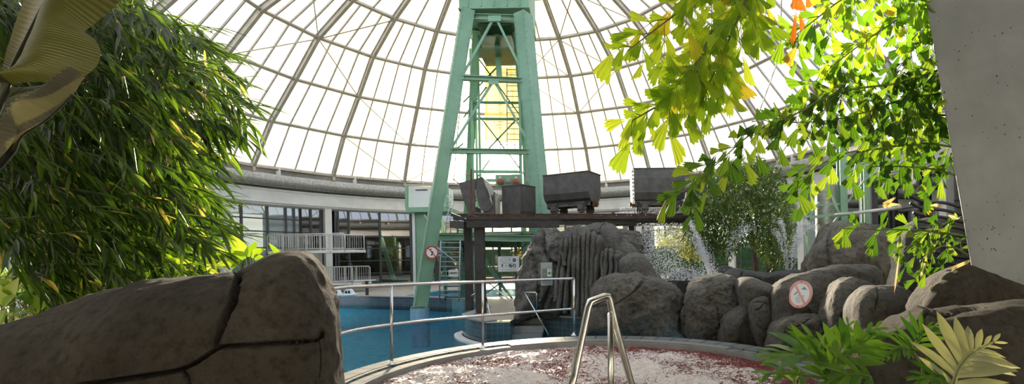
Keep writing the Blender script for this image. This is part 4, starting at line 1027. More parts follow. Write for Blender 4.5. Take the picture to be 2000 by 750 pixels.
# ================================================================== ROCKS
def smoothpoly(P, n=6): return [(p.x, p.y) for p in spline([(x, y, 0) for x, y in P]+[(P[0][0], P[0][1], 0)], n)[:-1]]
def fbm(p, o=4):
    v = 0; a = 1; q = Vector(p)
    for i in range(o): v += a*noise.noise(q); q = q*2.03+Vector((7.1, 3.3, 1.7)); a *= .5
    return v
def rock(label, outline, d, front, back, name='boulder', mat='rock', nt=150, nr=46, amp=.03, fr=1.2, cracks=(), cw=7, cd=.05, seed=0, k=2.3, lean=0, tilt=0, group=None, build=True, c=None, ridges=None):
    P = smoothpoly(outline)
    if c is None: c = (sum(p[0] for p in P)/len(P), sum(p[1] for p in P)/len(P))
    rad_ = []
    for j in range(nt):
        t = 2*PI*j/nt; dx, dy = math.cos(t), math.sin(t); best = 0
        for i in range(len(P)):
            x1, y1 = P[i][0]-c[0], P[i][1]-c[1]; x2, y2 = P[(i+1) % len(P)][0]-c[0], P[(i+1) % len(P)][1]-c[1]
            ex, ey = x2-x1, y2-y1; den = dx*ey-dy*ex
            if abs(den) < 1e-9: continue
            s_ = (x1*ey-y1*ex)/den; u = (x1*dy-y1*dx)/den
            if s_ > 0 and -1e-6 <= u <= 1+1e-6: best = max(best, s_)
        rad_.append(best or 1)
    cc = V(c[0], c[1], d); vs = []; so = Vector((seed*3.7, seed*1.3, seed*2.1))
    segs = []
    for cr in cracks:
        w_, dd_ = cw, cd
        if isinstance(cr[0], (int, float)): w_, dd_, cr = cr[0], cr[1], cr[2]
        sp_ = [(p.x, p.y) for p in spline([(x, y, 0) for x, y in cr], 5)]
        segs += [(sp_[i], sp_[i+1], w_, dd_) for i in range(len(sp_)-1)]
    def put(rho, j, frt):
        t = 2*PI*j/nt; px = c[0]+rad_[j]*rho*math.cos(t); py = c[1]+rad_[j]*rho*math.sin(t)
        prof = (max(0, 1-rho**k))**(1/k if frt else .5)
        dd = d + (py-c[1])*(-tilt) 
        p = V(px, py, dd - (front*prof if frt else 0)) if frt else V(px, py, dd)+Vector((0, back*prof, 0))
        dirv = (p-cc-Vector((0, 0, 0))); dirv = dirv.normalized() if dirv.length > 1e-6 else Vector((0, -1, 0))
        if frt: dirv = (Vector((0, -1, 0))*prof + dirv*(1-prof)).normalized()
        q = p*fr+so; h = fbm(q, 5)*amp*1.15 + abs(noise.noise(q*1.7+Vector((3, 9, 1))))*-amp*.9 + abs(noise.noise(q*4.6+Vector((1, 2, 8))))*-amp*.4 + noise.noise(q*13)*amp*.07
        if frt:
            if ridges:
                h += ridges(px, py)
            for a_, b_, w_, dd_ in segs:
                ex, ey = b_[0]-a_[0], b_[1]-a_[1]; l2 = ex*ex+ey*ey+1e-9
                if abs(px-a_[0]) > w_*3+abs(ex) or abs(py-a_[1]) > w_*3+abs(ey): continue
                u = max(0, min(1, ((px-a_[0])*ex+(py-a_[1])*ey)/l2)); ds = math.hypot(px-a_[0]-u*ex, py-a_[1]-u*ey)
                ds += 1.2*noise.noise(Vector((px*.12, py*.12, seed)))
                if ds < w_*2.2:
                    g_ = -dd_*math.exp(-(ds/w_)**2*1.6); h = min(h, h*0.6+g_) if g_ < -.1*dd_ else h
        return p + dirv*h
    vs.append(put(0, 0, True))
    for i in range(1, nr+1):
        rho = math.sin(i/nr*PI/2) if i/nr > .0 else 0
        rho = .35*rho+.65*(i/nr)
        for j in range(nt): vs.append(put(min(1, rho), j, True))
    nb = 12; base_b = len(vs)
    for i in range(1, nb):
        rho = math.cos(i/nb*PI/2)
        for j in range(nt): vs.append(put(rho, j, False))
    vs.append(put(0, 0, False))
    fs = [(0, 1+(j+1) % nt, 1+j) for j in range(nt)]
    for i in range(nr-1):
        a = 1+i*nt; b = a+nt
        for j in range(nt): fs.append((a+j, a+(j+1) % nt, b+(j+1) % nt, b+j))
    a = 1+(nr-1)*nt; b = base_b
    for i in range(nb-1):
        for j in range(nt): fs.append((a+j, a+(j+1) % nt, b+(j+1) % nt, b+j))
        a = b; b += nt
    e = len(vs)-1; fs += [(a+j, a+(j+1) % nt, e) for j in range(nt)]
    mb = MB(); mb.add(vs, fs)
    if not build: return mb
    return mb.build(name, mat, smooth=True, label=label, cat='rock', group=group)

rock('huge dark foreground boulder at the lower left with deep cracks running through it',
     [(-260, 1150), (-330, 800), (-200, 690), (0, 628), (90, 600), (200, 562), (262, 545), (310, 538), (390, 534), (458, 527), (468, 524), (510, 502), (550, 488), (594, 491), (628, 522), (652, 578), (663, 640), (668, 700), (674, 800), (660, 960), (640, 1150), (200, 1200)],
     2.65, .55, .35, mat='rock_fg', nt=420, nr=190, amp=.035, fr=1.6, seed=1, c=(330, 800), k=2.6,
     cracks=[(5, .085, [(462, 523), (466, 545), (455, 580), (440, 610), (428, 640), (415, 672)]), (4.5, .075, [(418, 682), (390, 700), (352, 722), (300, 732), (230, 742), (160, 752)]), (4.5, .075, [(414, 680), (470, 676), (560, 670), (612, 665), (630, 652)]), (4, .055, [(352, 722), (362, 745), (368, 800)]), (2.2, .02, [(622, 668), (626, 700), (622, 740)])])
# rock wall along the far right side of the whirlpool
rock('broad grey boulder behind the foreground handrail at the left end of the whirlpool rocks',
     [(1138, 662), (1144, 620), (1156, 572), (1166, 550), (1188, 535), (1226, 529), (1252, 533), (1262, 540), (1285, 541), (1312, 552), (1335, 566), (1352, 585), (1352, 620), (1345, 668), (1240, 672)],
     9.4, .75, .8, nt=240, nr=90, amp=.10, fr=1.5, seed=2, cracks=[(4, .06, [(1255, 552), (1240, 570), (1215, 588), (1195, 600)]), (3, .05, [(1150, 600), (1190, 598)]), (4, .04, [(1240, 660), (1262, 640), (1280, 625)])], cw=5)
rock('tall rounded grey boulder in the middle of the whirlpool rock wall',
     [(1330, 600), (1338, 572), (1350, 552), (1366, 546), (1385, 540), (1408, 533), (1432, 534), (1446, 552), (1456, 590), (1468, 620), (1474, 668), (1440, 678), (1340, 672)],
     8.9, .6, .8, nt=220, nr=90, amp=.09, fr=1.6, seed=3, cracks=[(4, .05, [(1331, 590), (1338, 612), (1334, 650), (1338, 668)]), (3, .04, [(1402, 600), (1408, 640)])], cw=4)
rock('smooth elongated boulder wedged at the top of the rock wall left of the round sign',
     [(1440, 590), (1438, 560), (1446, 545), (1462, 542), (1485, 549), (1510, 558), (1520, 572), (1514, 600), (1480, 612), (1450, 612)], 8.3, .45, .5, nt=120, nr=50, amp=.03, seed=4)
rock('lower grey boulder between the tall middle rock and the egg shaped rock',
     [(1408, 640), (1416, 612), (1432, 600), (1450, 592), (1466, 600), (1478, 640), (1484, 680), (1440, 684), (1410, 674)], 8.2, .45, .5, nt=120, nr=50, amp=.05, fr=2, seed=5)
rock('upright egg shaped stone standing against the rock wall',
     [(1462, 610), (1464, 592), (1474, 580), (1490, 578), (1502, 584), (1510, 604), (1516, 622), (1510, 650), (1502, 674), (1496, 688), (1482, 680), (1470, 650)], 7.75, .36, .4, nt=130, nr=56, amp=.03, fr=2.5, seed=6, cracks=[(2.2, .02, [(1470, 592), (1485, 590), (1500, 596)]), (2, .02, [(1476, 606), (1486, 602), (1490, 596)])])
rock('broad sloping rock face that carries the round prohibition sign',
     [(1500, 640), (1503, 600), (1506, 566), (1520, 552), (1560, 534), (1604, 521), (1640, 516), (1676, 517), (1720, 530), (1730, 580), (1700, 640), (1600, 668), (1530, 660)], 7.7, .5, .8, nt=220, nr=80, amp=.07, fr=1.3, seed=7, k=3)
rock('low wide rock at the foot of the wall beneath the round sign',
     [(1496, 690), (1500, 655), (1508, 634), (1530, 620), (1560, 614), (1600, 613), (1625, 620), (1640, 660), (1630, 700), (1540, 706)], 6.95, .42, .5, nt=170, nr=70, amp=.06, fr=2.2, seed=8, cracks=[(3, .04, [(1590, 620), (1560, 640), (1536, 652)]), (2.4, .03, [(1512, 628), (1545, 618), (1610, 614)])])
rock('rounded upright boulder right of the round sign, partly behind a smoother boulder',
     [(1614, 620), (1620, 575), (1634, 548), (1655, 537), (1675, 540), (1704, 552), (1715, 580), (1710, 660), (1670, 720), (1620, 700)], 6.5, .42, .5, nt=170, nr=70, amp=.05, fr=2.2, seed=9, cracks=[(3, .045, [(1672, 586), (1655, 600), (1644, 616)])])
rock('smooth domed boulder with a short dark crack on top, right of the upright boulder',
     [(1664, 640), (1664, 600), (1678, 570), (1700, 556), (1740, 556), (1770, 566), (1800, 592), (1830, 640), (1800, 720), (1700, 740), (1672, 690)], 5.7, .45, .6, nt=190, nr=80, amp=.035, fr=1.8, seed=10, cracks=[(2.6, .04, [(1714, 560), (1715, 580), (1712, 605)])])
rock('massive rear rock rising behind the whirlpool wall with leaves hanging in front',
     [(1566, 545), (1572, 510), (1592, 470), (1614, 446), (1640, 436), (1668, 430), (1700, 436), (1740, 440), (1790, 470), (1850, 500), (1880, 560), (1860, 620), (1700, 640), (1600, 600)], 9.2, .8, .9, nt=200, nr=70, amp=.14, fr=.9, seed=11, cracks=[(5, .06, [(1622, 447), (1618, 480), (1624, 530)])])
rock('big pointed boulder below the leaning concrete pillar',
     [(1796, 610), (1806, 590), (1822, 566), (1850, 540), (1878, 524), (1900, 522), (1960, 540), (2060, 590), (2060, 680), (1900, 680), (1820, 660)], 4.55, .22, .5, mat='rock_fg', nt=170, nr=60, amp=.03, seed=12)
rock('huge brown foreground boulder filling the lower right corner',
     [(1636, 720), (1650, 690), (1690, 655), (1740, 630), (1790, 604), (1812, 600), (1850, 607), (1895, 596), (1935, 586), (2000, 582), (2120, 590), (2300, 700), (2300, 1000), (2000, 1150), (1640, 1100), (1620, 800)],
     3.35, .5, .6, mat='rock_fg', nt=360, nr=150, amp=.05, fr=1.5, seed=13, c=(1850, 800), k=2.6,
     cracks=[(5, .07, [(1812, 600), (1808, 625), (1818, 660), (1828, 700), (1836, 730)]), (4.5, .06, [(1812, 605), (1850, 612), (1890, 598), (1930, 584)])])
# dark rocks of the fountain basin
rock('dark bluish wet rock rim of the fountain basin', [(1408, 570), (1414, 545), (1424, 530), (1440, 524), (1470, 528), (1520, 530), (1560, 526), (1590, 535), (1600, 580), (1500, 590)], 11.2, .8, .8, mat='rock_dark', nt=150, nr=50, amp=.07, seed=14, cracks=[(3, .05, [(1452, 524), (1446, 545)])])
rock('wet fountain stone with water spraying over it', [(1300, 580), (1306, 548), (1320, 532), (1345, 524), (1362, 530), (1380, 545), (1384, 580)], 12.2, .5, .6, mat='rock_dark', nt=120, nr=40, amp=.07, fr=2, seed=15)
rock('small mossy stone at the foot of the background tree', [(1395, 545), (1402, 524), (1420, 518), (1445, 528), (1455, 550)], 13.5, .5, .6, mat='rock_dark', nt=90, nr=30, amp=.05, seed=16)

# the fluted rock: one mass of standing rock columns
FL = [(1098, 462, 1086, 588, 8), (1108, 458, 1092, 606, 9), (1117, 452, 1104, 612, 9), (1124, 436, 1120, 616, 10), (1132, 452, 1128, 618, 9), (1142, 446, 1138, 622, 9), (1150, 444, 1148, 615, 10), (1160, 446, 1156, 585, 12), (1171, 452, 1164, 560, 13),
      (1092, 468, 1104, 520, 7), (1177, 486, 1176, 560, 7), (1184, 480, 1183, 556, 8), (1194, 480, 1192, 552, 9), (1206, 490, 1204, 552, 11)]
mb = rock('', [(1004, 590), (1008, 560), (1018, 530), (1026, 500), (1040, 462), (1050, 451), (1080, 449), (1100, 447), (1120, 437), (1150, 434), (1185, 433), (1200, 446), (1235, 448), (1256, 452), (1258, 488), (1262, 540), (1250, 600), (1200, 640), (1120, 632), (1060, 615), (1010, 628)],
     14.3, .9, 1.2, nt=260, nr=120, amp=.12, fr=1.7, seed=20, build=False, k=3,
     ridges=lambda x, y: (.09*(1-abs(math.sin((x-(y-430)*-.22)*.11+2.2*noise.noise(Vector((x*.02, y*.02, 1)))))) if x < 1100 else 0) + (.07*(1-abs(math.sin((x+y*.55)*.06))) if x < 1090 else -.30*min(1, (x-1090)/8)*(1 if x < 1180 else 0)),
     cracks=[(4, .12, [(1060, 455), (1064, 490), (1078, 512), (1098, 518)]), (4, .1, [(1040, 500), (1052, 560), (1046, 610)]), (3, .1, [(1075, 560), (1060, 600), (1062, 620)])])
FLU = [mb]
def flute(x0, y0, x1, y1, w, d0, d1, sd):
    m = MB(); n = 26; pts = []; rr = []
    for i in range(n+1):
        t = i/n; x = x0+(x1-x0)*t+2.0*noise.noise(Vector((t*2.4, sd, 0))); y = y0+(y1-y0)*t; d = d0+(d1-d0)*t
        p = V(x, y, d); s_ = .60*w*d/F*(1+.22*noise.noise(Vector((t*4, sd*2, 5))))
        s_ *= math.sqrt(max(.02, 1-max(0, 1-t*n/3.0)**2)); pts.append(p); rr.append(s_)
    m.tube(pts, rr, 18); m.v = [(v[0]+(v[1]-pts[k_//18].y)*.35, pts[k_//18].y+(v[1]-pts[k_//18].y)*3.0, v[2]) for k_, v in enumerate(m.v)]
    m.v = [tuple(Vector(v)+Vector((noise.noise(Vector(v)*5), noise.noise(Vector(v)*5+Vector((9, 0, 0))), 0))*.025) for v in m.v]
    return m
base = FLU[0]
for i, (x0, y0, x1, y1, w) in enumerate(FL):
    big = x0 > 1120; m = flute(x0, y0+w*.5, x1, y1, w, 13.0 if x0 < 1176 else 12.62, 12.85 if x0 < 1176 else 12.45, i*1.7)
    base.add(m.v, m.f)
base.build('fluted_rock', 'rock', smooth=True, label='tall fluted grey rock with standing columns below the timber trestle', cat='rock')
rock('rounded rock cap leaning on the right side of the fluted rock', [(1172, 560), (1172, 470), (1172, 446), (1180, 437), (1194, 436), (1212, 452), (1222, 478), (1240, 500), (1240, 580)], 14.0, .7, .6, nt=120, nr=50, amp=.06, seed=21)
rock('stepped boulder with a ridged left edge in front of the fluted rock', [(1198, 580), (1199, 500), (1208, 487), (1216, 474), (1232, 477), (1250, 490), (1262, 510), (1262, 570)], 13.2, .6, .6, nt=130, nr=50, amp=.06, seed=22, fr=1.6)
rock('smooth sloping boulder right of the fluted rock', [(1209, 570), (1210, 515), (1222, 500), (1240, 495), (1262, 504), (1282, 528), (1298, 556), (1292, 585), (1240, 590)], 12.2, .55, .6, nt=140, nr=56, amp=.05, seed=23)
rock('small round pebble shaped rock peeping over the broad grey boulder', [(1255, 556), (1258, 544), (1270, 538), (1284, 543), (1290, 556), (1285, 570), (1262, 570)], 10.3, .25, .3, nt=70, nr=24, amp=.015, seed=24)

# round sign on the rock
cs = V(1563.5, 575, 7.10)
s, rt, up, ax = prohib('large round faded pink prohibition sign mounted on the sloping rock', cs, .205, (-.85, -.42, .24), 'signpink')
q = cs+ax*.014
mb = MB(); mb.beam(q-rt*.10-up*.015, q-rt*.03+up*.05, .015, .003, ax); mb.beam(q+rt*.02+up*.08, q+rt*.10+up*.08, .014, .003, ax); mb.beam(q+rt*.045+up*.10, q+rt*.07+up*.10, .02, .003, ax); mb.build('pictogram', 'board_glass', s)
mb = MB()
for k, (u0, u1, v_) in enumerate(((-.06, .12, -.03), (-.08, .10, -.065), (-.09, .02, -.10), (-.08, .06, -.135), (-.05, .04, -.165))): mb.beam(q+rt*u0*.72+up*v_*.72, q+rt*u1*.72+up*v_*.72, .008, .002, ax)
mb.build('printed_lines', 'signgrey', s)
for sg in (-1, 1):
    disc(cs+up*.185*sg+ax*.018, .008, .006, 10, ax, 'cart', s, 'screw')
# concrete pillar
mb = MB(); d = 4.5
P = [V(1735, -420, d), V(2090, -420, d), V(2260, 760, d), V(1939, 760, d)]
mb.prism(P, (0, 0, 0), (.33, .42, 0))
o = mb.build('concrete_pillar', 'concrete', label='leaning slab of pale grey exposed concrete with air holes', cat='pillar', kind='thing'); bv = o.modifiers.new('edge', 'BEVEL'); bv.width = .012; bv.segments = 2

# ================================================================== PLANTS
class LV(MB):
    def __init__(s): super().__init__(); s.tint = []; s.along = []
    def leaf(s, p, d, nrm, L_, W_, droop=.3, prof=((.0, .05), (.12, .6), (.35, 1), (.65, .72), (.88, .25), (1, .0)), fold=.25, tint=None, twist=0):
        tn = random.random() if tint is None else tint; d = Vector(d).normalized(); nrm = Vector(nrm); sd = d.cross(nrm)
        if sd.length < 1e-3: sd = d.orthogonal()
        sd.normalize(); up = sd.cross(d).normalized(); vs = []; p = Vector(p); pt = 0
        for i, (t, w) in enumerate(prof):
            dt = t-pt; pt = t; p = p + d*(L_*dt)
            vs += [p - sd*(w*W_/2) + up*(fold*w*W_/2), p, p + sd*(w*W_/2) + up*(fold*w*W_/2)]
            d = (d + Vector((0, 0, -droop*dt))).normalized(); up = sd.cross(d).normalized()
            if twist: sd = (sd+up*twist*dt).normalized(); up = sd.cross(d).normalized()
        n = len(prof); fs = []; uv = []
        for i in range(n-1):
            a = 3*i; t0, t1 = prof[i][0], prof[i+1][0]
            fs += [(a, a+1, a+4, a+3), (a+1, a+2, a+5, a+4)]; uv += [((0, t0), (.5, t0), (.5, t1), (0, t1)), ((.5, t0), (1, t0), (1, t1), (.5, t1))]
        s.add(vs, fs, 0, uv); s.tint += [tn]*(3*n); s.along += [t for t, w in prof for _ in range(3)]
    def fan(s, p, d, nrm, L_, W_, droop=.25, tint=None):
        tn = random.random() if tint is None else tint; d = Vector(d).normalized(); sd = d.cross(Vector(nrm))
        if sd.length < 1e-3: sd = d.orthogonal()
        sd.normalize(); up = sd.cross(d).normalized(); p = Vector(p); m = 8; vs = [p - sd*.004, p + sd*.004]; sk = random.uniform(-.45, .45); cv = random.uniform(.05, .22)
        rows = [(.35, .0), (.72, .0), (1, 1)]
        for r, (t, jag) in enumerate(rows):
            for i in range(m+1):
                u = i/m*2-1; w = W_*.5*t**.85*(1 + .1*math.sin(i*2.1))
                ext_ = 1 - .16*u*u + sk*u*.35
                if jag: ext_ += (.07 if i % 2 else -.07) + random.uniform(-.05, .05)
                vs.append(p + d*(L_*t*ext_) + sd*(w*u) + up*((.05 if i % 2 else -.02)*W_*t - cv*L_*t*t*.4 + abs(u)*-W_*.10*t) + Vector((0, 0, -droop*L_*t*t*.4)))
        fs = []; uv = []
        for i in range(m):
            fs.append((0 if i < m/2 else 1, 2+i+1, 2+i)[::-1]); uv.append(((i/m, .35), ((i+1)/m, .35), (i/m, 0)))
        for r in range(2):
            for i in range(m):
                a = 2+r*(m+1)+i; fs.append((a, a+1, a+m+2, a+m+1)); uv.append(((i/m, .3), ((i+1)/m, .3), ((i+1)/m, .9), (i/m, .9)))
        s.add(vs, fs, 0, uv); s.tint += [tn]*len(vs); s.along += [0, 0] + [t for t, j in rows for _ in range(m+1)]
def rv(s=1): return Vector((random.uniform(-s, s), random.uniform(-s, s), random.uniform(-s, s)))

# ---- giant bamboo filling the left side
BP = [(-80, -60), (245, -60), (262, -10), (300, 15), (352, 30), (392, 60), (420, 110), (452, 150), (462, 195), (440, 240), (430, 280), (398, 300), (372, 320), (388, 360), (412, 392), (424, 440), (418, 470), (384, 468), (350, 470), (318, 490), (300, 520), (250, 520), (200, 540), (150, 560), (100, 590), (40, 560), (20, 480), (-10, 470), (-80, 460)]
BI = [(-80, -60), (230, -60), (300, 60), (340, 140), (350, 240), (310, 330), (320, 400), (280, 450), (200, 490), (120, 520), (50, 500), (20, 440), (-80, 430)]
bamboos = []
def bamboo(label, basep, canes, poly, count, dr, big=1.0):
    t = T('bamboo', label, 'bamboo', basep, group=None)
    for cpts in canes:
        mb = MB(); pts = spline(cpts, 8); n = len(pts); mb.tube(pts, [.022*(1-.7*i/n) for i in range(n)], 8)
        for i in range(3, n-2, 3): mb.lathe(pts[i], [(.026*(1-.7*i/n), -.006), (.028*(1-.7*i/n), 0), (.026*(1-.7*i/n), .006)], 8)
        mb.build('cane', 'cane', t, smooth=True)
    lv = LV(); tw = MB()
    for _ in range(count):
        x, y = sample(poly); d = random.uniform(*dr); p = V(x, y, d)
        dv = Vector((random.uniform(.2, 1.1), random.uniform(-.5, .35), random.uniform(-.95, .05)))
        q = p + dv.normalized()*.26; a = p - dv.normalized()*.10
        tw.tube([a, p, q], [.003, .0024, .0012], 3, cap=False)
        k = random.randint(6, 9)
        for j in range(k):
            u = j/k; b = a.lerp(q, .15+.85*u); sg = 1 if j % 2 else -1
            ld_ = (dv.normalized() + Vector((random.uniform(-.45, .45), random.uniform(-.5, .5), -.25+random.uniform(-.35, .35))))
            Ll = random.uniform(.15, .28)*big; tn = min(.95, max(0, random.gauss(.35, .25)))
            if random.random() < .015: tn = .99
            lv.leaf(b, ld_, Vector((random.uniform(-.8, .8), -.4+random.uniform(-.6, .6), 1)), Ll, Ll*.12, droop=random.uniform(.1, .7), tint=tn, fold=.3)
    tw.build('twig', 'cane', t); lv.build('foliage', 'bamboo', t)
    return t
cb_ = lambda *a: [V(*q) for q in a]
bamboo('dense bamboo clump arching over the left boulder, its bright outer leaves against the dome', G(120, 760, -.3), [cb_((150, 860, 4.6), (170, 500, 4.7), (230, 200, 4.9), (340, 60, 5.0)), cb_((90, 860, 4.8), (110, 450, 4.9), (200, 120, 5.1), (310, -40, 5.2)), cb_((200, 860, 5.0), (240, 520, 5.0), (330, 330, 5.0), (390, 300, 4.9))], BP, 1500, (3.4, 5.6))
bamboo('inner shaded bamboo clump behind the banana leaves at the far left', G(-40, 760, -.3), [cb_((-60, 860, 4.0), (-40, 400, 4.1), (30, 60, 4.2), (90, -60, 4.3)), cb_((20, 860, 4.3), (30, 500, 4.4), (90, 150, 4.4), (180, -60, 4.5))], BI, 900, (4.3, 6.4), 1.3)
# ---- banana plant
ban = T('banana_plant', 'banana plant with one huge lobed leaf and a half rolled leaf at the upper left', 'banana plant', (-2.35, 1.7, -.3))
mb = MB(); mb.tube([(-2.42, 1.75, -.3), (-2.4, 1.72, .6), (-2.36, 1.68, 1.3), (-2.3, 1.64, 1.75)], [.11, .1, .08, .05], 20); mb.build('pseudostem', 'banana_back', ban, smooth=True)
def blade(A, B, dA, dB, nu, nv, name, mat, bulge, rib=.0, parent=ban, tint=.5, pleat=0, npl=30):
    PA = spline([(x, y, 0) for x, y in A], 8); PB = spline([(x, y, 0) for x, y in B], 8)
    def at(P, t):
        f = t*(len(P)-1); i = min(int(f), len(P)-2); return P[i].lerp(P[i+1], f-i)
    lv = LV(); vs = []
    for i in range(nu+1):
        t = i/nu; a, b = at(PA, t), at(PB, t); a3, b3 = V(a.x, a.y, dA[0]+(dA[1]-dA[0])*t), V(b.x, b.y, dB[0]+(dB[1]-dB[0])*t)
        for j in range(nv+1):
            u = j/nv; p = a3.lerp(b3, u); off = bulge*math.sin(PI*u) + pleat*math.sin(t*npl*2*PI)*min(1, 5*u)*min(1, 5*(1-u)) + .004*noise.noise(Vector((t*6, u*3, 1)))
            vs.append(p + Vector((0, -off, off*.3)))
    fs = [(i*(nv+1)+j, (i+1)*(nv+1)+j, (i+1)*(nv+1)+j+1, i*(nv+1)+j+1) for i in range(nu) for j in range(nv)]
    uv = [((i/nu, j/nv), ((i+1)/nu, j/nv), ((i+1)/nu, (j+1)/nv), (i/nu, (j+1)/nv)) for i in range(nu) for j in range(nv)]
    lv.add(vs, fs, 0, uv); lv.tint = [tint+.3*noise.noise(Vector(v)*3) for v in vs]; lv.along = [0]*len(vs)
    return lv.build(name, mat, parent, smooth=True)
# main leaf: right half between the midrib and the lobed edge, narrow folded left half, midrib
blade([(128, -60), (92, 0), (52, 80), (28, 130), (12, 168)], [(262, -60), (236, 0), (190, 42), (166, 60), (170, 66), (186, 78), (196, 100), (190, 128), (160, 150), (120, 160), (60, 161), (14, 169)], (1.75, 1.6), (1.55, 1.6), 120, 24, 'leaf_blade', 'banana', .05, pleat=.0005, npl=44, tint=.55)
blade([(128, -60), (92, 0), (52, 80), (28, 130), (12, 168)], [(70, -60), (46, 0), (22, 70), (6, 120), (-4, 166)], (1.75, 1.6), (1.9, 1.68), 120, 14, 'leaf_blade', 'banana_back', -.02, pleat=.0008, npl=44, tint=.2)
mb = MB(); pts = spline([V(128, -60, 1.74), V(92, 0, 1.73), V(52, 80, 1.66), V(28, 130, 1.62), (V(12, 168, 1.59)), V(-14, 230, 1.6), V(-60, 330, 1.65), V(-100, 480, 1.7)], 8); mb.tube(pts, [.006+.008*i/len(pts) for i in range(len(pts))], 10); mb.build('midrib', 'banana_back', ban, smooth=True)
# rolled second leaf
blade([(-10, 310), (18, 292), (44, 262), (90, 232), (128, 200), (152, 172), (167, 152)], [(-10, 318), (24, 280), (36, 236), (46, 202), (90, 190), (130, 168), (167, 148)], (1.72, 1.45), (1.66, 1.45), 150, 16, 'leaf_blade', 'banana_back', .05, pleat=.0035, npl=20, tint=.8)
blade([(36, 250), (46, 204), (90, 190), (130, 168), (167, 148)], [(0, 240), (10, 196), (60, 178), (120, 162), (160, 150)], (1.72, 1.5), (1.85, 1.55), 80, 10, 'leaf_blade', 'banana', -.02, pleat=.002, npl=18, tint=.1)
blade([(0, 170), (40, 170), (70, 168), (92, 164)], [(-30, 300), (0, 262), (20, 250), (36, 232)], (1.9, 1.9), (1.85, 1.8), 60, 12, 'leaf_blade', 'banana', .02, pleat=.002, npl=18, tint=.0)
mb = MB(); pts = spline([V(-80, 420, 1.75), V(-40, 356, 1.72), V(0, 316, 1.70), V(22, 292, 1.67), V(40, 262, 1.66), V(90, 231, 1.6), V(140, 186, 1.5)], 8); mb.tube(pts, [.022*(1-.85*i/len(pts)) for i in range(len(pts))], 10); mb.build('midrib', 'banana_back', ban, smooth=True)
# ---- variegated creepers behind the left boulder
HP = ((0, .05), (.06, .55), (.18, .95), (.35, 1), (.6, .75), (.82, .38), (1, 0))
def creeper(label, poly, n, dr, Lr, base, mat='pothos', big=None, upb=.6, wr=.5, cat='plant', name='creeping_plant'):
    t = T(name, label, cat, base); st_ = MB(); lv = LV()
    for _ in range(n):
        x, y = sample(poly); d = random.uniform(*dr); p = V(x, y, d); b = p+Vector((random.uniform(-.12, .12), random.uniform(-.05, .1), -random.uniform(.1, .22)))
        st_.tube([b, b.lerp(p, .6)+Vector((0, 0, .03)), p], .0028, 4, cap=False)
        Ll = random.uniform(*Lr); lv.leaf(p, Vector((random.uniform(-1, 1), random.uniform(-.8, .5), random.uniform(-.2, upb))), Vector((random.uniform(-.4, .4), -.5, 1)), Ll, Ll*wr, droop=random.uniform(.4, 1.1), prof=HP, fold=.2)
    for q in (big or []):
        p = V(q[0], q[1], q[2]); e = V(q[3], q[4], q[2]+q[5]); lv.leaf(p, e-p, Vector(q[7]) if len(q) > 7 else Vector((0, -1, .3)), (e-p).length, q[6], droop=q[8] if len(q) > 8 else .15, prof=HP, fold=.25, tint=random.uniform(.35, .8))
        b = p+Vector((0, .05, -.25)); st_.tube([b, p], .004, 5)
    st_.build('stem', 'cane', t); lv.build('foliage', mat, t, smooth=True); return t
creeper('bright variegated creeper on the crest of the left boulder in front of the windows', [(440, 500), (470, 480), (510, 482), (525, 500), (500, 520), (460, 526)], 8, (3.7, 4.1), (.09, .14), G(480, 640, -.3),
        big=[(482, 500, 3.7, 446, 454, 0, .10), (486, 502, 3.7, 500, 470, .05, .085), (490, 500, 3.65, 519, 484, -.05, .07), (484, 502, 3.7, 420, 492, .0, .08), (478, 506, 3.8, 452, 478, .1, .07), (470, 512, 3.7, 424, 512, 0, .08), (548, 500, 3.75, 525, 473, 0, .04), (496, 504, 3.6, 515, 500, 0, .05)])
creeper('low leafy creeper running along the back of the left boulder beneath the shrub', [(300, 500), (340, 500), (380, 515), (420, 520), (450, 520), (440, 545), (330, 560), (290, 560)], 60, (3.9, 4.8), (.09, .18), G(370, 700, -.3), wr=.36,
        big=[(300, 494, 3.9, 346, 506, -.1, .08), (330, 510, 3.9, 378, 510, 0, .06), (262, 556, 3.7, 300, 526, 0, .07)])
creeper('mixed green undergrowth between the bamboo and the left boulder', [(60, 600), (120, 560), (200, 540), (262, 510), (310, 520), (300, 560), (200, 600), (120, 630), (60, 660)], 190, (3.9, 5.2), (.08, .2), G(190, 760, -.3), wr=.3, name='undergrowth_plant')
creeper('broad yellow green leaves at the far left edge beside the boulder', [(-20, 540), (30, 545), (80, 590), (120, 610), (60, 650), (0, 690), (-20, 690)], 70, (3.5, 4.2), (.08, .17), G(20, 800, -.3), wr=.45,
        big=[(6, 598, 3.5, 36, 540, 0, .11, (.3, -1, .3)), (0, 592, 3.55, -14, 532, 0, .12), (4, 600, 3.5, 30, 572, -.1, .08), (20, 640, 3.5, 60, 618, 0, .07), (-6, 640, 3.5, 14, 600, 0, .09)])
# small-leaf shrub in front of the windows
def bush(label, poly, n, dr, Ls, base, mat, trunk, name='shrub', cat='shrub', wr=.45, tw=.006, droop=.3, clus=5, down=0):
    t = T(name, label, cat, base); st_ = MB(); lv = LV(); tb_ = Vector(trunk[1])
    for q in trunk[2:]: 
        m = MB(); m.tube(spline(q, 5), trunk[0], 8); m.build('trunk', 'bark', t, smooth=True)
    for _ in range(n):
        x, y = sample(poly); d = random.uniform(*dr); p = V(x, y, d); b = p.lerp(tb_, random.uniform(.05, .12)); st_.tube([b, p], tw*.5, 3, cap=False)
        for j in range(clus):
            Ll = random.uniform(*Ls); lv.leaf(p+rv(Ls[1]*.5), rv()+Vector((0, -.2, .2-down)), rv()+Vector((0, -.3, 1)), Ll, Ll*wr, droop=droop, prof=((0, .1), (.35, 1), (.75, .6), (1, 0)), fold=.2)
    st_.build('twig', 'bark', t); lv.build('foliage', mat, t); return t
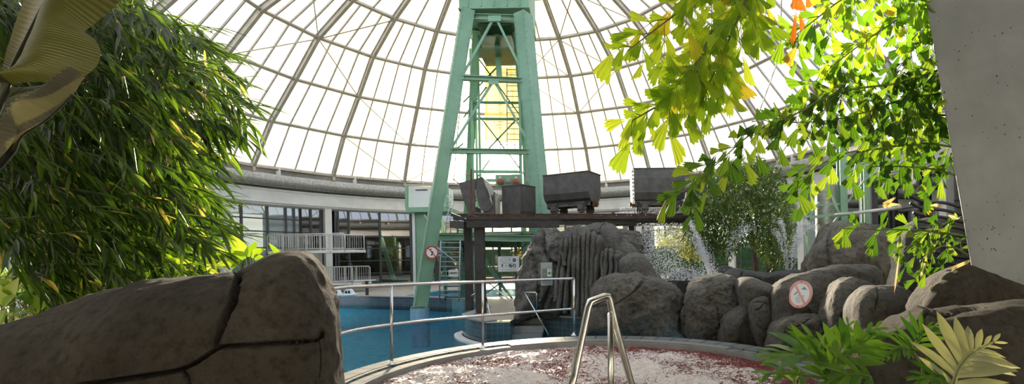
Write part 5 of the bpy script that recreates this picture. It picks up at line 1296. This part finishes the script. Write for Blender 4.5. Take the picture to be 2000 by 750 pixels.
bush('airy small leaved shrub in front of the left windows above the creeper', [(322, 470), (350, 440), (385, 436), (410, 455), (432, 478), (428, 500), (400, 520), (350, 520), (330, 500)], 330, (6.3, 7.2), (.04, .09), G(375, 640, -.3), 'shrubleaf', (.03, V(380, 520, 6.7), [V(378, 640, 6.7), V(376, 560, 6.7), V(382, 480, 6.7)]), wr=.6)
bush('low feathery bush at the far left beyond the bamboo', [(-10, 530), (60, 528), (110, 540), (110, 570), (60, 580), (-10, 580)], 260, (8.5, 10), (.06, .12), G(50, 640, -.3), 'shrubleaf', (.03, V(50, 580, 9), [V(50, 640, 9), V(48, 560, 9)]), wr=.3)
for k, (x, y, d) in enumerate(((122, 538, 9), (236, 540, 9), (180, 548, 9), (178, 552, 9.1))):
    pass
# ---- big leafy tree behind the fountain
TP = [(1345, 470), (1340, 420), (1352, 380), (1372, 352), (1392, 338), (1412, 325), (1445, 312), (1480, 312), (1505, 322), (1526, 345), (1540, 380), (1548, 420), (1552, 460), (1535, 490), (1530, 520), (1505, 522), (1490, 500), (1462, 470), (1440, 478), (1430, 505), (1400, 500), (1380, 492), (1360, 488)]
bush('large dark green leafy tree standing beyond the fountain', TP, 1500, (13.8, 17.2), (.13, .26), G(1440, 560), 'bamboo_bg', (.07, V(1450, 470, 15.5), [V(1385, 560, 15), V(1384, 520, 15), V(1400, 440, 15.3)], [V(1478, 560, 15.5), V(1475, 500, 15.5), V(1460, 420, 15.5)], [V(1510, 560, 15.8), V(1508, 500, 15.8), V(1500, 440, 15.8)]), name='leafy_tree', cat='tree', wr=.2, droop=.6, clus=8, down=.5)
bush('pale yellow green bush glowing behind the fountain spray', [(1280, 455), (1310, 442), (1345, 445), (1368, 470), (1372, 510), (1345, 512), (1320, 490), (1290, 480)], 260, (15.2, 17), (.1, .2), G(1330, 560), 'shrub_pale', (.04, V(1340, 500, 16), [V(1345, 560, 16), V(1340, 480, 16)]), wr=.25, clus=6)
# ---- fishtail palm over the right side
palm = T('fishtail_palm', 'large fishtail palm spreading bright jagged leaflets across the upper right', 'palm', (4.6, 5.6, -.3))
mb = MB(); mb.tube(spline([(4.7, 5.7, -.3), (4.6, 5.6, 1.2), (4.45, 5.4, 2.6), (4.3, 5.2, 4.2)], 6), [.11]*6+[.10]*6+[.08]*7, 14); mb.build('trunk', 'bark', palm, smooth=True)
def frond(path, dens=.10, sub=(.16, .34), Lr=(.12, .20), mat='palm', tr=(0, 1), r0=.012, n=8, skip=.0):
    pts = spline([V(*q) for q in path], n); nn = len(pts); mb = MB(); mb.tube(pts, [r0*(1-.75*i/nn) for i in range(nn)], 7); st_ = mb.build('frond_stem', 'cane', palm, smooth=True)
    lv = LV(); br_ = MB(); acc = 0; sg = 1
    for i in range(1, nn):
        a, b = pts[i-1], pts[i]; acc += (b-a).length
        if i/nn < skip: acc = 0; continue
        while acc > dens:
            acc -= dens; sg = -sg; t = (b-a).normalized(); p = a.lerp(b, random.random())
            sl_ = random.uniform(*sub)*(1.15-.6*i/nn)
            lat = t.cross(Vector((0, 1, 0))).normalized()*sg
            dv = (t*.75 + lat*.75 + Vector((0, random.uniform(-.6, .4), -.35))).normalized()
            e = p+dv*sl_+Vector((0, 0, -.25*sl_)); m_ = p.lerp(e, .5)+Vector((0, 0, .03)); br_.tube([p, m_, e], [.004, .003, .0015], 4, cap=False)
            k = max(2, int(sl_/.048)); s2 = 1
            for j in range(k+1):
                u = (j+.5)/(k+.5); q = p.lerp(m_, u*2) if u < .5 else m_.lerp(e, u*2-1); s2 = -s2
                dd = (dv*.8 + dv.cross(Vector((0, 1, .2))).normalized()*s2*.7 + Vector((random.uniform(-.25, .25), random.uniform(-.5, .3), -.45+random.uniform(-.3, .25)))).normalized()
                Ll = random.uniform(*Lr)*(1.1 if j == k else 1); lv.fan(q, dd, Vector((random.uniform(-.7, .7), -1, random.uniform(-.4, .7))), Ll, Ll*random.uniform(.38, .72), tint=random.uniform(*tr))
    br_.build('foliage_stem', 'cane', st_); lv.build('leaflets', mat, st_)
frond([(1860, 60, 4.6), (1700, -80, 4.2), (1540, -60, 3.8), (1440, 20, 3.5), (1370, 110, 3.3), (1300, 190, 3.2)], dens=.09, skip=.45, mat='palm_backlit')
frond([(1700, -70, 4.0), (1520, -90, 3.5), (1400, -30, 3.3), (1290, 50, 3.15), (1225, 100, 3.1)], dens=.09, skip=.3, Lr=(.12, .19), mat='palm_backlit')
frond([(1480, -60, 3.4), (1440, 40, 3.3), (1400, 130, 3.3), (1370, 200, 3.3)], dens=.08, sub=(.14, .26), mat='palm_backlit')
frond([(1390, 60, 3.3), (1340, 170, 3.25), (1270, 215, 3.2), (1235, 235, 3.15)], dens=.075, Lr=(.12, .2), sub=(.12, .22), mat='palm_backlit')
frond([(1880, 120, 5.0), (1760, 160, 4.6), (1640, 180, 4.3), (1540, 230, 4.1), (1470, 260, 4.0), (1400, 320, 3.9), (1335, 375, 3.8)], dens=.10, Lr=(.11, .19), mat='palm_shaded')
frond([(1880, 180, 5.0), (1780, 190, 4.7), (1700, 215, 4.4), (1620, 235, 4.3), (1540, 240, 4.2)], dens=.12, mat='palm_shaded')
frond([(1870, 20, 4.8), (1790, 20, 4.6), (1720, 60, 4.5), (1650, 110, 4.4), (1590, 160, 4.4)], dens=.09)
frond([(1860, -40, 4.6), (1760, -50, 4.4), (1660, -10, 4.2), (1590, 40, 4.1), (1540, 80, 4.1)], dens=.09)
frond([(1880, 290, 4.9), (1800, 280, 4.7), (1720, 290, 4.6), (1650, 300, 4.5), (1590, 330, 4.5), (1550, 370, 4.4)], dens=.13, mat='palm_shaded')
frond([(1890, 230, 4.8), (1820, 225, 4.7), (1750, 240, 4.6), (1700, 260, 4.6)], dens=.12, mat='palm_shaded')
frond([(1890, 350, 4.8), (1830, 332, 4.7), (1760, 325, 4.6), (1690, 325, 4.6)], dens=.12, mat='palm_shaded', sub=(.1, .25))
frond([(1880, 460, 4.75), (1800, 450, 4.7), (1720, 448, 4.6), (1640, 446, 4.5)], dens=.16, mat='palm_shaded', sub=(.1, .2))
frond([(1890, 420, 4.7), (1840, 440, 4.7), (1790, 470, 4.65), (1750, 510, 4.6)], dens=.10, mat='palm_shaded', sub=(.1, .28), Lr=(.07, .14))
frond([(1895, 500, 4.7), (1850, 480, 4.7), (1810, 500, 4.65), (1790, 550, 4.6)], dens=.10, mat='palm_shaded', sub=(.1, .25), Lr=(.07, .13))
frond([(1870, 90, 4.8), (1830, 60, 4.7), (1790, 90, 4.6), (1750, 140, 4.6)], dens=.12, mat='palm_shaded')
frond([(1880, 160, 4.9), (1850, 150, 4.8), (1810, 170, 4.7), (1790, 210, 4.7)], dens=.12, mat='palm_shaded')
lv = LV()
for (x, y, x2, y2, w) in ((1488, 18, 1462, 68, .10), (1555, 20, 1549, 84, .05), (1562, 28, 1569, 58, .05), (1556, -20, 1562, 20, .12), (1512, 30, 1508, 50, .03), (1575, -10, 1582, 14, .05)):
    p, e = V(x, y, 3.6), V(x2, y2, 3.6); lv.fan(p, e-p, (0, -1, 0), (e-p).length, w, droop=0, tint=random.random())
lv.build('withered_leaflets', 'palm_dry', palm)
lv = LV()
for (x, y, x2, y2, w) in ((1850, 420, 1868, 425, .05), (1895, 508, 1862, 528, .1), (1838, 548, 1824, 570, .09), (1760, 470, 1748, 560, .02), (1815, 402, 1840, 398, .05), (1750, 385, 1725, 400, .06), (1815, 480, 1800, 540, .02), (1760, 400, 1730, 396, .05)):
    p, e = V(x, y, 4.5), V(x2, y2, 4.5); lv.fan(p, e-p, (0, -1, .2), (e-p).length, w, droop=.2)
lv.build('dry_foliage', 'drypale', palm)
for k in range(12):
    mb = MB(); y = 395+13*k; mb.tube(spline([V(1905, y+20, 5.3), V(1850, y+2+4*k*.4, 5.25), V(1800, y-2, 5.2), V(1772+6*k, y-18+6*k, 5.2)], 6), .018, 8)
    mb.build('black_tube', 'black', smooth=True, label='glossy black tube curving behind the palm leaves', cat='hose', group='black tubes behind the palm beside the concrete pillar')  # curved black tubes filling the dark stripes beside the pillar
rock('dark rock added as deep shade behind the black tubes and the concrete pillar', [(1740, 600), (1752, 500), (1780, 440), (1830, 425), (1900, 420), (1960, 430), (1980, 640), (1800, 640)], 6.2, .3, .6, mat='rock_dark', nt=100, nr=36, amp=.06, seed=30)  # dark mass put in where the rear rock falls into deep shadow
# ---- philodendrons in front at the lower right
PRF = ((0, .55), (.15, .7), (.4, .95), (.65, .9), (.85, .5), (1, .04))
def philo(label, leaves, base):
    t = T('philodendron', label, 'plant', base)
    for (rib, w, lobes, ll, stem, side) in leaves:
        pts = spline([V(*q) for q in rib], 6); n = len(pts); st_ = MB(); st_.tube(spline([V(*q) for q in stem]+[pts[0]], 6), .0055, 7); st_.tube(pts, [.004*(1-.7*i/n) for i in range(n)], 6); s_ = st_.build('leaf_stalk', 'cane', t, smooth=True)
        lv = LV(); L_ = sum((pts[i+1]-pts[i]).length for i in range(n-1))
        nr_ = Vector(side).normalized()
        # central blade
        vs = []
        for i, p in enumerate(pts):
            u = i/(n-1); tt = (pts[min(n-1, i+1)]-pts[max(0, i-1)]).normalized(); sd = tt.cross(nr_).normalized(); ww = w*(math.sin(PI*min(1, u*.9+.12))**.6)
            vs += [p-sd*ww, p, p+sd*ww]
        lv.add(vs, [q for i in range(n-1) for q in ((3*i, 3*i+1, 3*i+4, 3*i+3), (3*i+1, 3*i+2, 3*i+5, 3*i+4))]); lv.tint += [.5]*len(vs); lv.along += [0]*len(vs)
        for k in range(lobes):
            u = .06+.9*k/(lobes-1); i = int(u*(n-1)); p = pts[i]; tt = (pts[min(n-1, i+1)]-pts[max(0, i-1)]).normalized(); sd = tt.cross(nr_).normalized()
            for sg in (-1, 1):
                an = .95-.75*u; d_ = (tt*(1-an*.55)+sd*sg*an+nr_*random.uniform(-.05, .2)).normalized(); l_ = ll*(.55+.9*math.sin(PI*min(1, u+.15)))*random.uniform(1.0, 1.4)
                lv.leaf(p+sd*sg*w*.3, d_, nr_, l_, l_*(.25 if w > .013 else .19), droop=random.uniform(.1, .6), prof=PRF, fold=.25, tint=random.random(), twist=random.uniform(-.4, .4))
        lv.build('leaf_blade', 'philo', s_, smooth=True)
philo('clump of deeply cut philodendron leaves in front of the whirlpool at the lower right', [
    ([(1620, 735, 2.5), (1585, 700, 2.45), (1540, 690, 2.5), (1500, 690, 2.55)], .03, 6, .14, [(1640, 900, 2.7), (1625, 790, 2.6)], (.1, -.5, 1)),
    ([(1620, 735, 2.5), (1605, 700, 2.55), (1590, 668, 2.6), (1560, 655, 2.65)], .035, 5, .12, [(1650, 900, 2.7), (1628, 790, 2.6)], (.2, -1, .5)),
    ([(1622, 735, 2.5), (1655, 690, 2.5), (1685, 660, 2.55), (1715, 640, 2.6)], .02, 6, .11, [(1660, 900, 2.7), (1640, 800, 2.6)], (-.2, -1, .6)),
    ([(1622, 735, 2.5), (1632, 690, 2.6), (1650, 660, 2.7), (1658, 630, 2.8)], .02, 5, .09, [(1655, 900, 2.75), (1638, 800, 2.65)], (0, -1, .3)),
    ([(1618, 740, 2.45), (1560, 730, 2.4), (1510, 728, 2.4), (1488, 738, 2.4)], .016, 5, .08, [(1640, 900, 2.6), (1622, 790, 2.5)], (0, -.6, 1)),
    ([(1700, 735, 2.35), (1672, 730, 2.35), (1640, 735, 2.35), (1610, 752, 2.35)], .028, 5, .10, [(1720, 900, 2.5), (1712, 790, 2.4)], (0, -.8, .8)),
    ([(1676, 690, 2.8), (1690, 672, 2.8), (1700, 650, 2.85)], .01, 6, .10, [(1740, 900, 2.7), (1700, 760, 2.75), (1680, 700, 2.8)], (-.6, -1, .3)),
    ([(1560, 770, 2.4), (1552, 745, 2.4), (1548, 725, 2.42)], .008, 5, .05, [(1570, 900, 2.5), (1565, 820, 2.4)], (0, -1, .4))], V(1640, 950, 2.7))
philo('slender philodendron with one drooping pale edged leaf in front of the right boulder', [
    ([(1783, 686, 2.6), (1792, 665, 2.6), (1803, 645, 2.62), (1830, 636, 2.65)], .012, 7, .085, [(1806, 900, 2.7), (1805, 750, 2.65), (1796, 706, 2.62)], (-.3, -1, .4)),
    ([(1783, 688, 2.6), (1765, 678, 2.58), (1745, 684, 2.56), (1722, 702, 2.54)], .010, 7, .075, [(1806, 900, 2.7), (1803, 740, 2.65), (1795, 706, 2.62)], (0, -.7, .8))], V(1806, 950, 2.7))
philo('philodendron leaf with long pale fingers at the lower right edge', [
    ([(1862, 752, 2.3), (1872, 722, 2.3), (1890, 698, 2.32), (1915, 680, 2.36), (1945, 666, 2.4)], .0125, 9, .15, [(1850, 900, 2.4), (1855, 800, 2.35)], (.3, .9, -.5)),
    ([(1862, 756, 2.3), (1836, 742, 2.3), (1806, 738, 2.3), (1790, 742, 2.3)], .02, 6, .07, [(1850, 900, 2.4), (1855, 800, 2.35)], (0, -.7, .9))], V(1850, 950, 2.4))

# ================================================================== FOUNTAIN SPRAY
def drops(name, label, gen, n, r=(.008, .016)):
    mb = MB(); O8 = [(1,0,0),(-1,0,0),(0,1,0),(0,-1,0),(0,0,1),(0,0,-1)]; FF = [(0,2,4),(2,1,4),(1,3,4),(3,0,4),(2,0,5),(1,2,5),(3,1,5),(0,3,5)]
    for _ in range(n):
        p = gen(); s_ = random.uniform(*r); mb.add([p+Vector(v)*s_ for v in O8], FF)
    return mb.build(name, 'drops', label=label, cat='water spray', kind='stuff', smooth=True)
def jet(x0, y0, x1, y1, x2, y2, d, w):
    def g():
        t = random.random()**.8; b = (1-t)**2; m = 2*t*(1-t); e = t*t
        return V(b*x0+m*x1+e*x2+random.gauss(0, w*(.3+t)), b*y0+m*y1+e*y2+random.gauss(0, w*(.3+t)), d+random.gauss(0, .12))
    return g
js = [jet(1386, 545, 1366, 450, 1344, 432, 12.3, 2.5), jet(1392, 545, 1375, 480, 1350, 462, 12.3, 6), jet(1398, 545, 1390, 500, 1362, 480, 12.3, 7), jet(1388, 548, 1378, 500, 1366, 490, 12.2, 4)]
drops('fountain_spray', 'thin arcs of water leaping up in front of the leafy tree', lambda: random.choice(js)(), 2600, (.006, .013))
j2 = [jet(1418, 505, 1425, 460, 1452, 440, 13, 5), jet(1430, 500, 1445, 440, 1472, 445, 13, 5)]
drops('fountain_spray', 'soft spray drifting before the trunks of the leafy tree', lambda: random.choice(j2)(), 800, (.005, .011))
j3 = [jet(1540, 548, 1534, 430, 1522, 432, 11.4, 2.5), jet(1540, 548, 1528, 470, 1516, 450, 11.4, 3), jet(1546, 548, 1552, 410, 1580, 440, 11.4, 3), jet(1544, 548, 1548, 440, 1568, 470, 11.4, 4), jet(1550, 548, 1560, 420, 1600, 446, 11.4, 3)]
drops('fountain_spray', 'white fountain jets spraying upward at the right of the leafy tree', lambda: random.choice(j3)(), 2400, (.006, .012))
drops('water_curtain', 'curtain of falling drops raining from the trestle beside the fluted rock', lambda: V(random.uniform(1256, 1330)+random.gauss(0, 8), random.uniform(436, 552), random.uniform(12.4, 15)), 4200, (.006, .013))
drops('water_curtain', 'fine droplets glittering below the black beams and the far cart', lambda: V(random.uniform(1210, 1325), random.uniform(404, 420), random.uniform(16, 17.5)), 600, (.007, .012))
drops('splash', 'water splashing over the wet fountain stone', lambda: V(1345+random.gauss(0, 26), 548-abs(random.gauss(0, 14)), random.uniform(11.4, 12.0)), 1800, (.006, .012))

# ================================================================== LIGHT
SUNDIR = Vector((-198.7, 951, 262)).normalized()
w = bpy.data.worlds.new('sky'); sc.world = w; w.use_nodes = True; nt = w.node_tree; nt.nodes.clear()
out = nt.nodes.new('ShaderNodeOutputWorld'); bg = nt.nodes.new('ShaderNodeBackground')
tc = N(nt, 'ShaderNodeTexCoord'); dot = N(nt, 'ShaderNodeVectorMath', operation='DOT_PRODUCT'); dot.inputs[1].default_value = SUNDIR
nrmz = N(nt, 'ShaderNodeVectorMath', operation='NORMALIZE'); L(nt, tc.outputs['Generated'], nrmz.inputs[0]); L(nt, nrmz.outputs[0], dot.inputs[0])
ramp = N(nt, 'ShaderNodeValToRGB'); e = ramp.color_ramp.elements; ramp.color_ramp.interpolation = 'EASE'
mr = N(nt, 'ShaderNodeMapRange'); mr.inputs[1].default_value = -1; mr.inputs[2].default_value = 1; L(nt, dot.outputs['Value'], mr.inputs[0]); L(nt, mr.outputs[0], ramp.inputs[0])
SKY = [(0, (.58, .68, .82)), (.55, (.55, .63, .74)), (.72, (.44, .49, .55)), (.86, (.43, .45, .46)), (.93, (.52, .50, .47)), (.972, (.66, .57, .42)), (.990, (1.15, .84, .38)), (.9985, (4.5, 3.4, 1.5)), (1.0, (12, 10, 6))]
while len(e) < len(SKY): e.new(.5)
for i, (p_, c_) in enumerate(SKY): e[i].position = p_; e[i].color = (c_[0]/16, c_[1]/16, c_[2]/16, 1)
L(nt, ramp.outputs[0], bg.inputs[0]); bg.inputs[1].default_value = 16*1.25; L(nt, bg.outputs[0], out.inputs[0])
sl_ = bpy.data.lights.new('sun', 'SUN'); sl_.energy = 13.0; sl_.angle = R_(7); sl_.color = (1.0, .86, .66); so_ = bpy.data.objects.new('sun', sl_); COL.objects.link(so_)
so_.rotation_euler = (-SUNDIR).to_track_quat('-Z', 'Y').to_euler(); so_.location = (-6, 30, 14)
sc.view_settings.view_transform = 'Standard'; sc.view_settings.look = 'None'; sc.view_settings.exposure = 1.12; sc.view_settings.gamma = 1; sc.view_settings.use_curve_mapping = False
cy = sc.cycles; cy.max_bounces = 8; cy.diffuse_bounces = 4; cy.glossy_bounces = 4; cy.transmission_bounces = 4; cy.transparent_max_bounces = 16; cy.use_denoising = True; cy.sample_clamp_indirect = 6; cy.caustics_reflective = False; cy.caustics_refractive = False
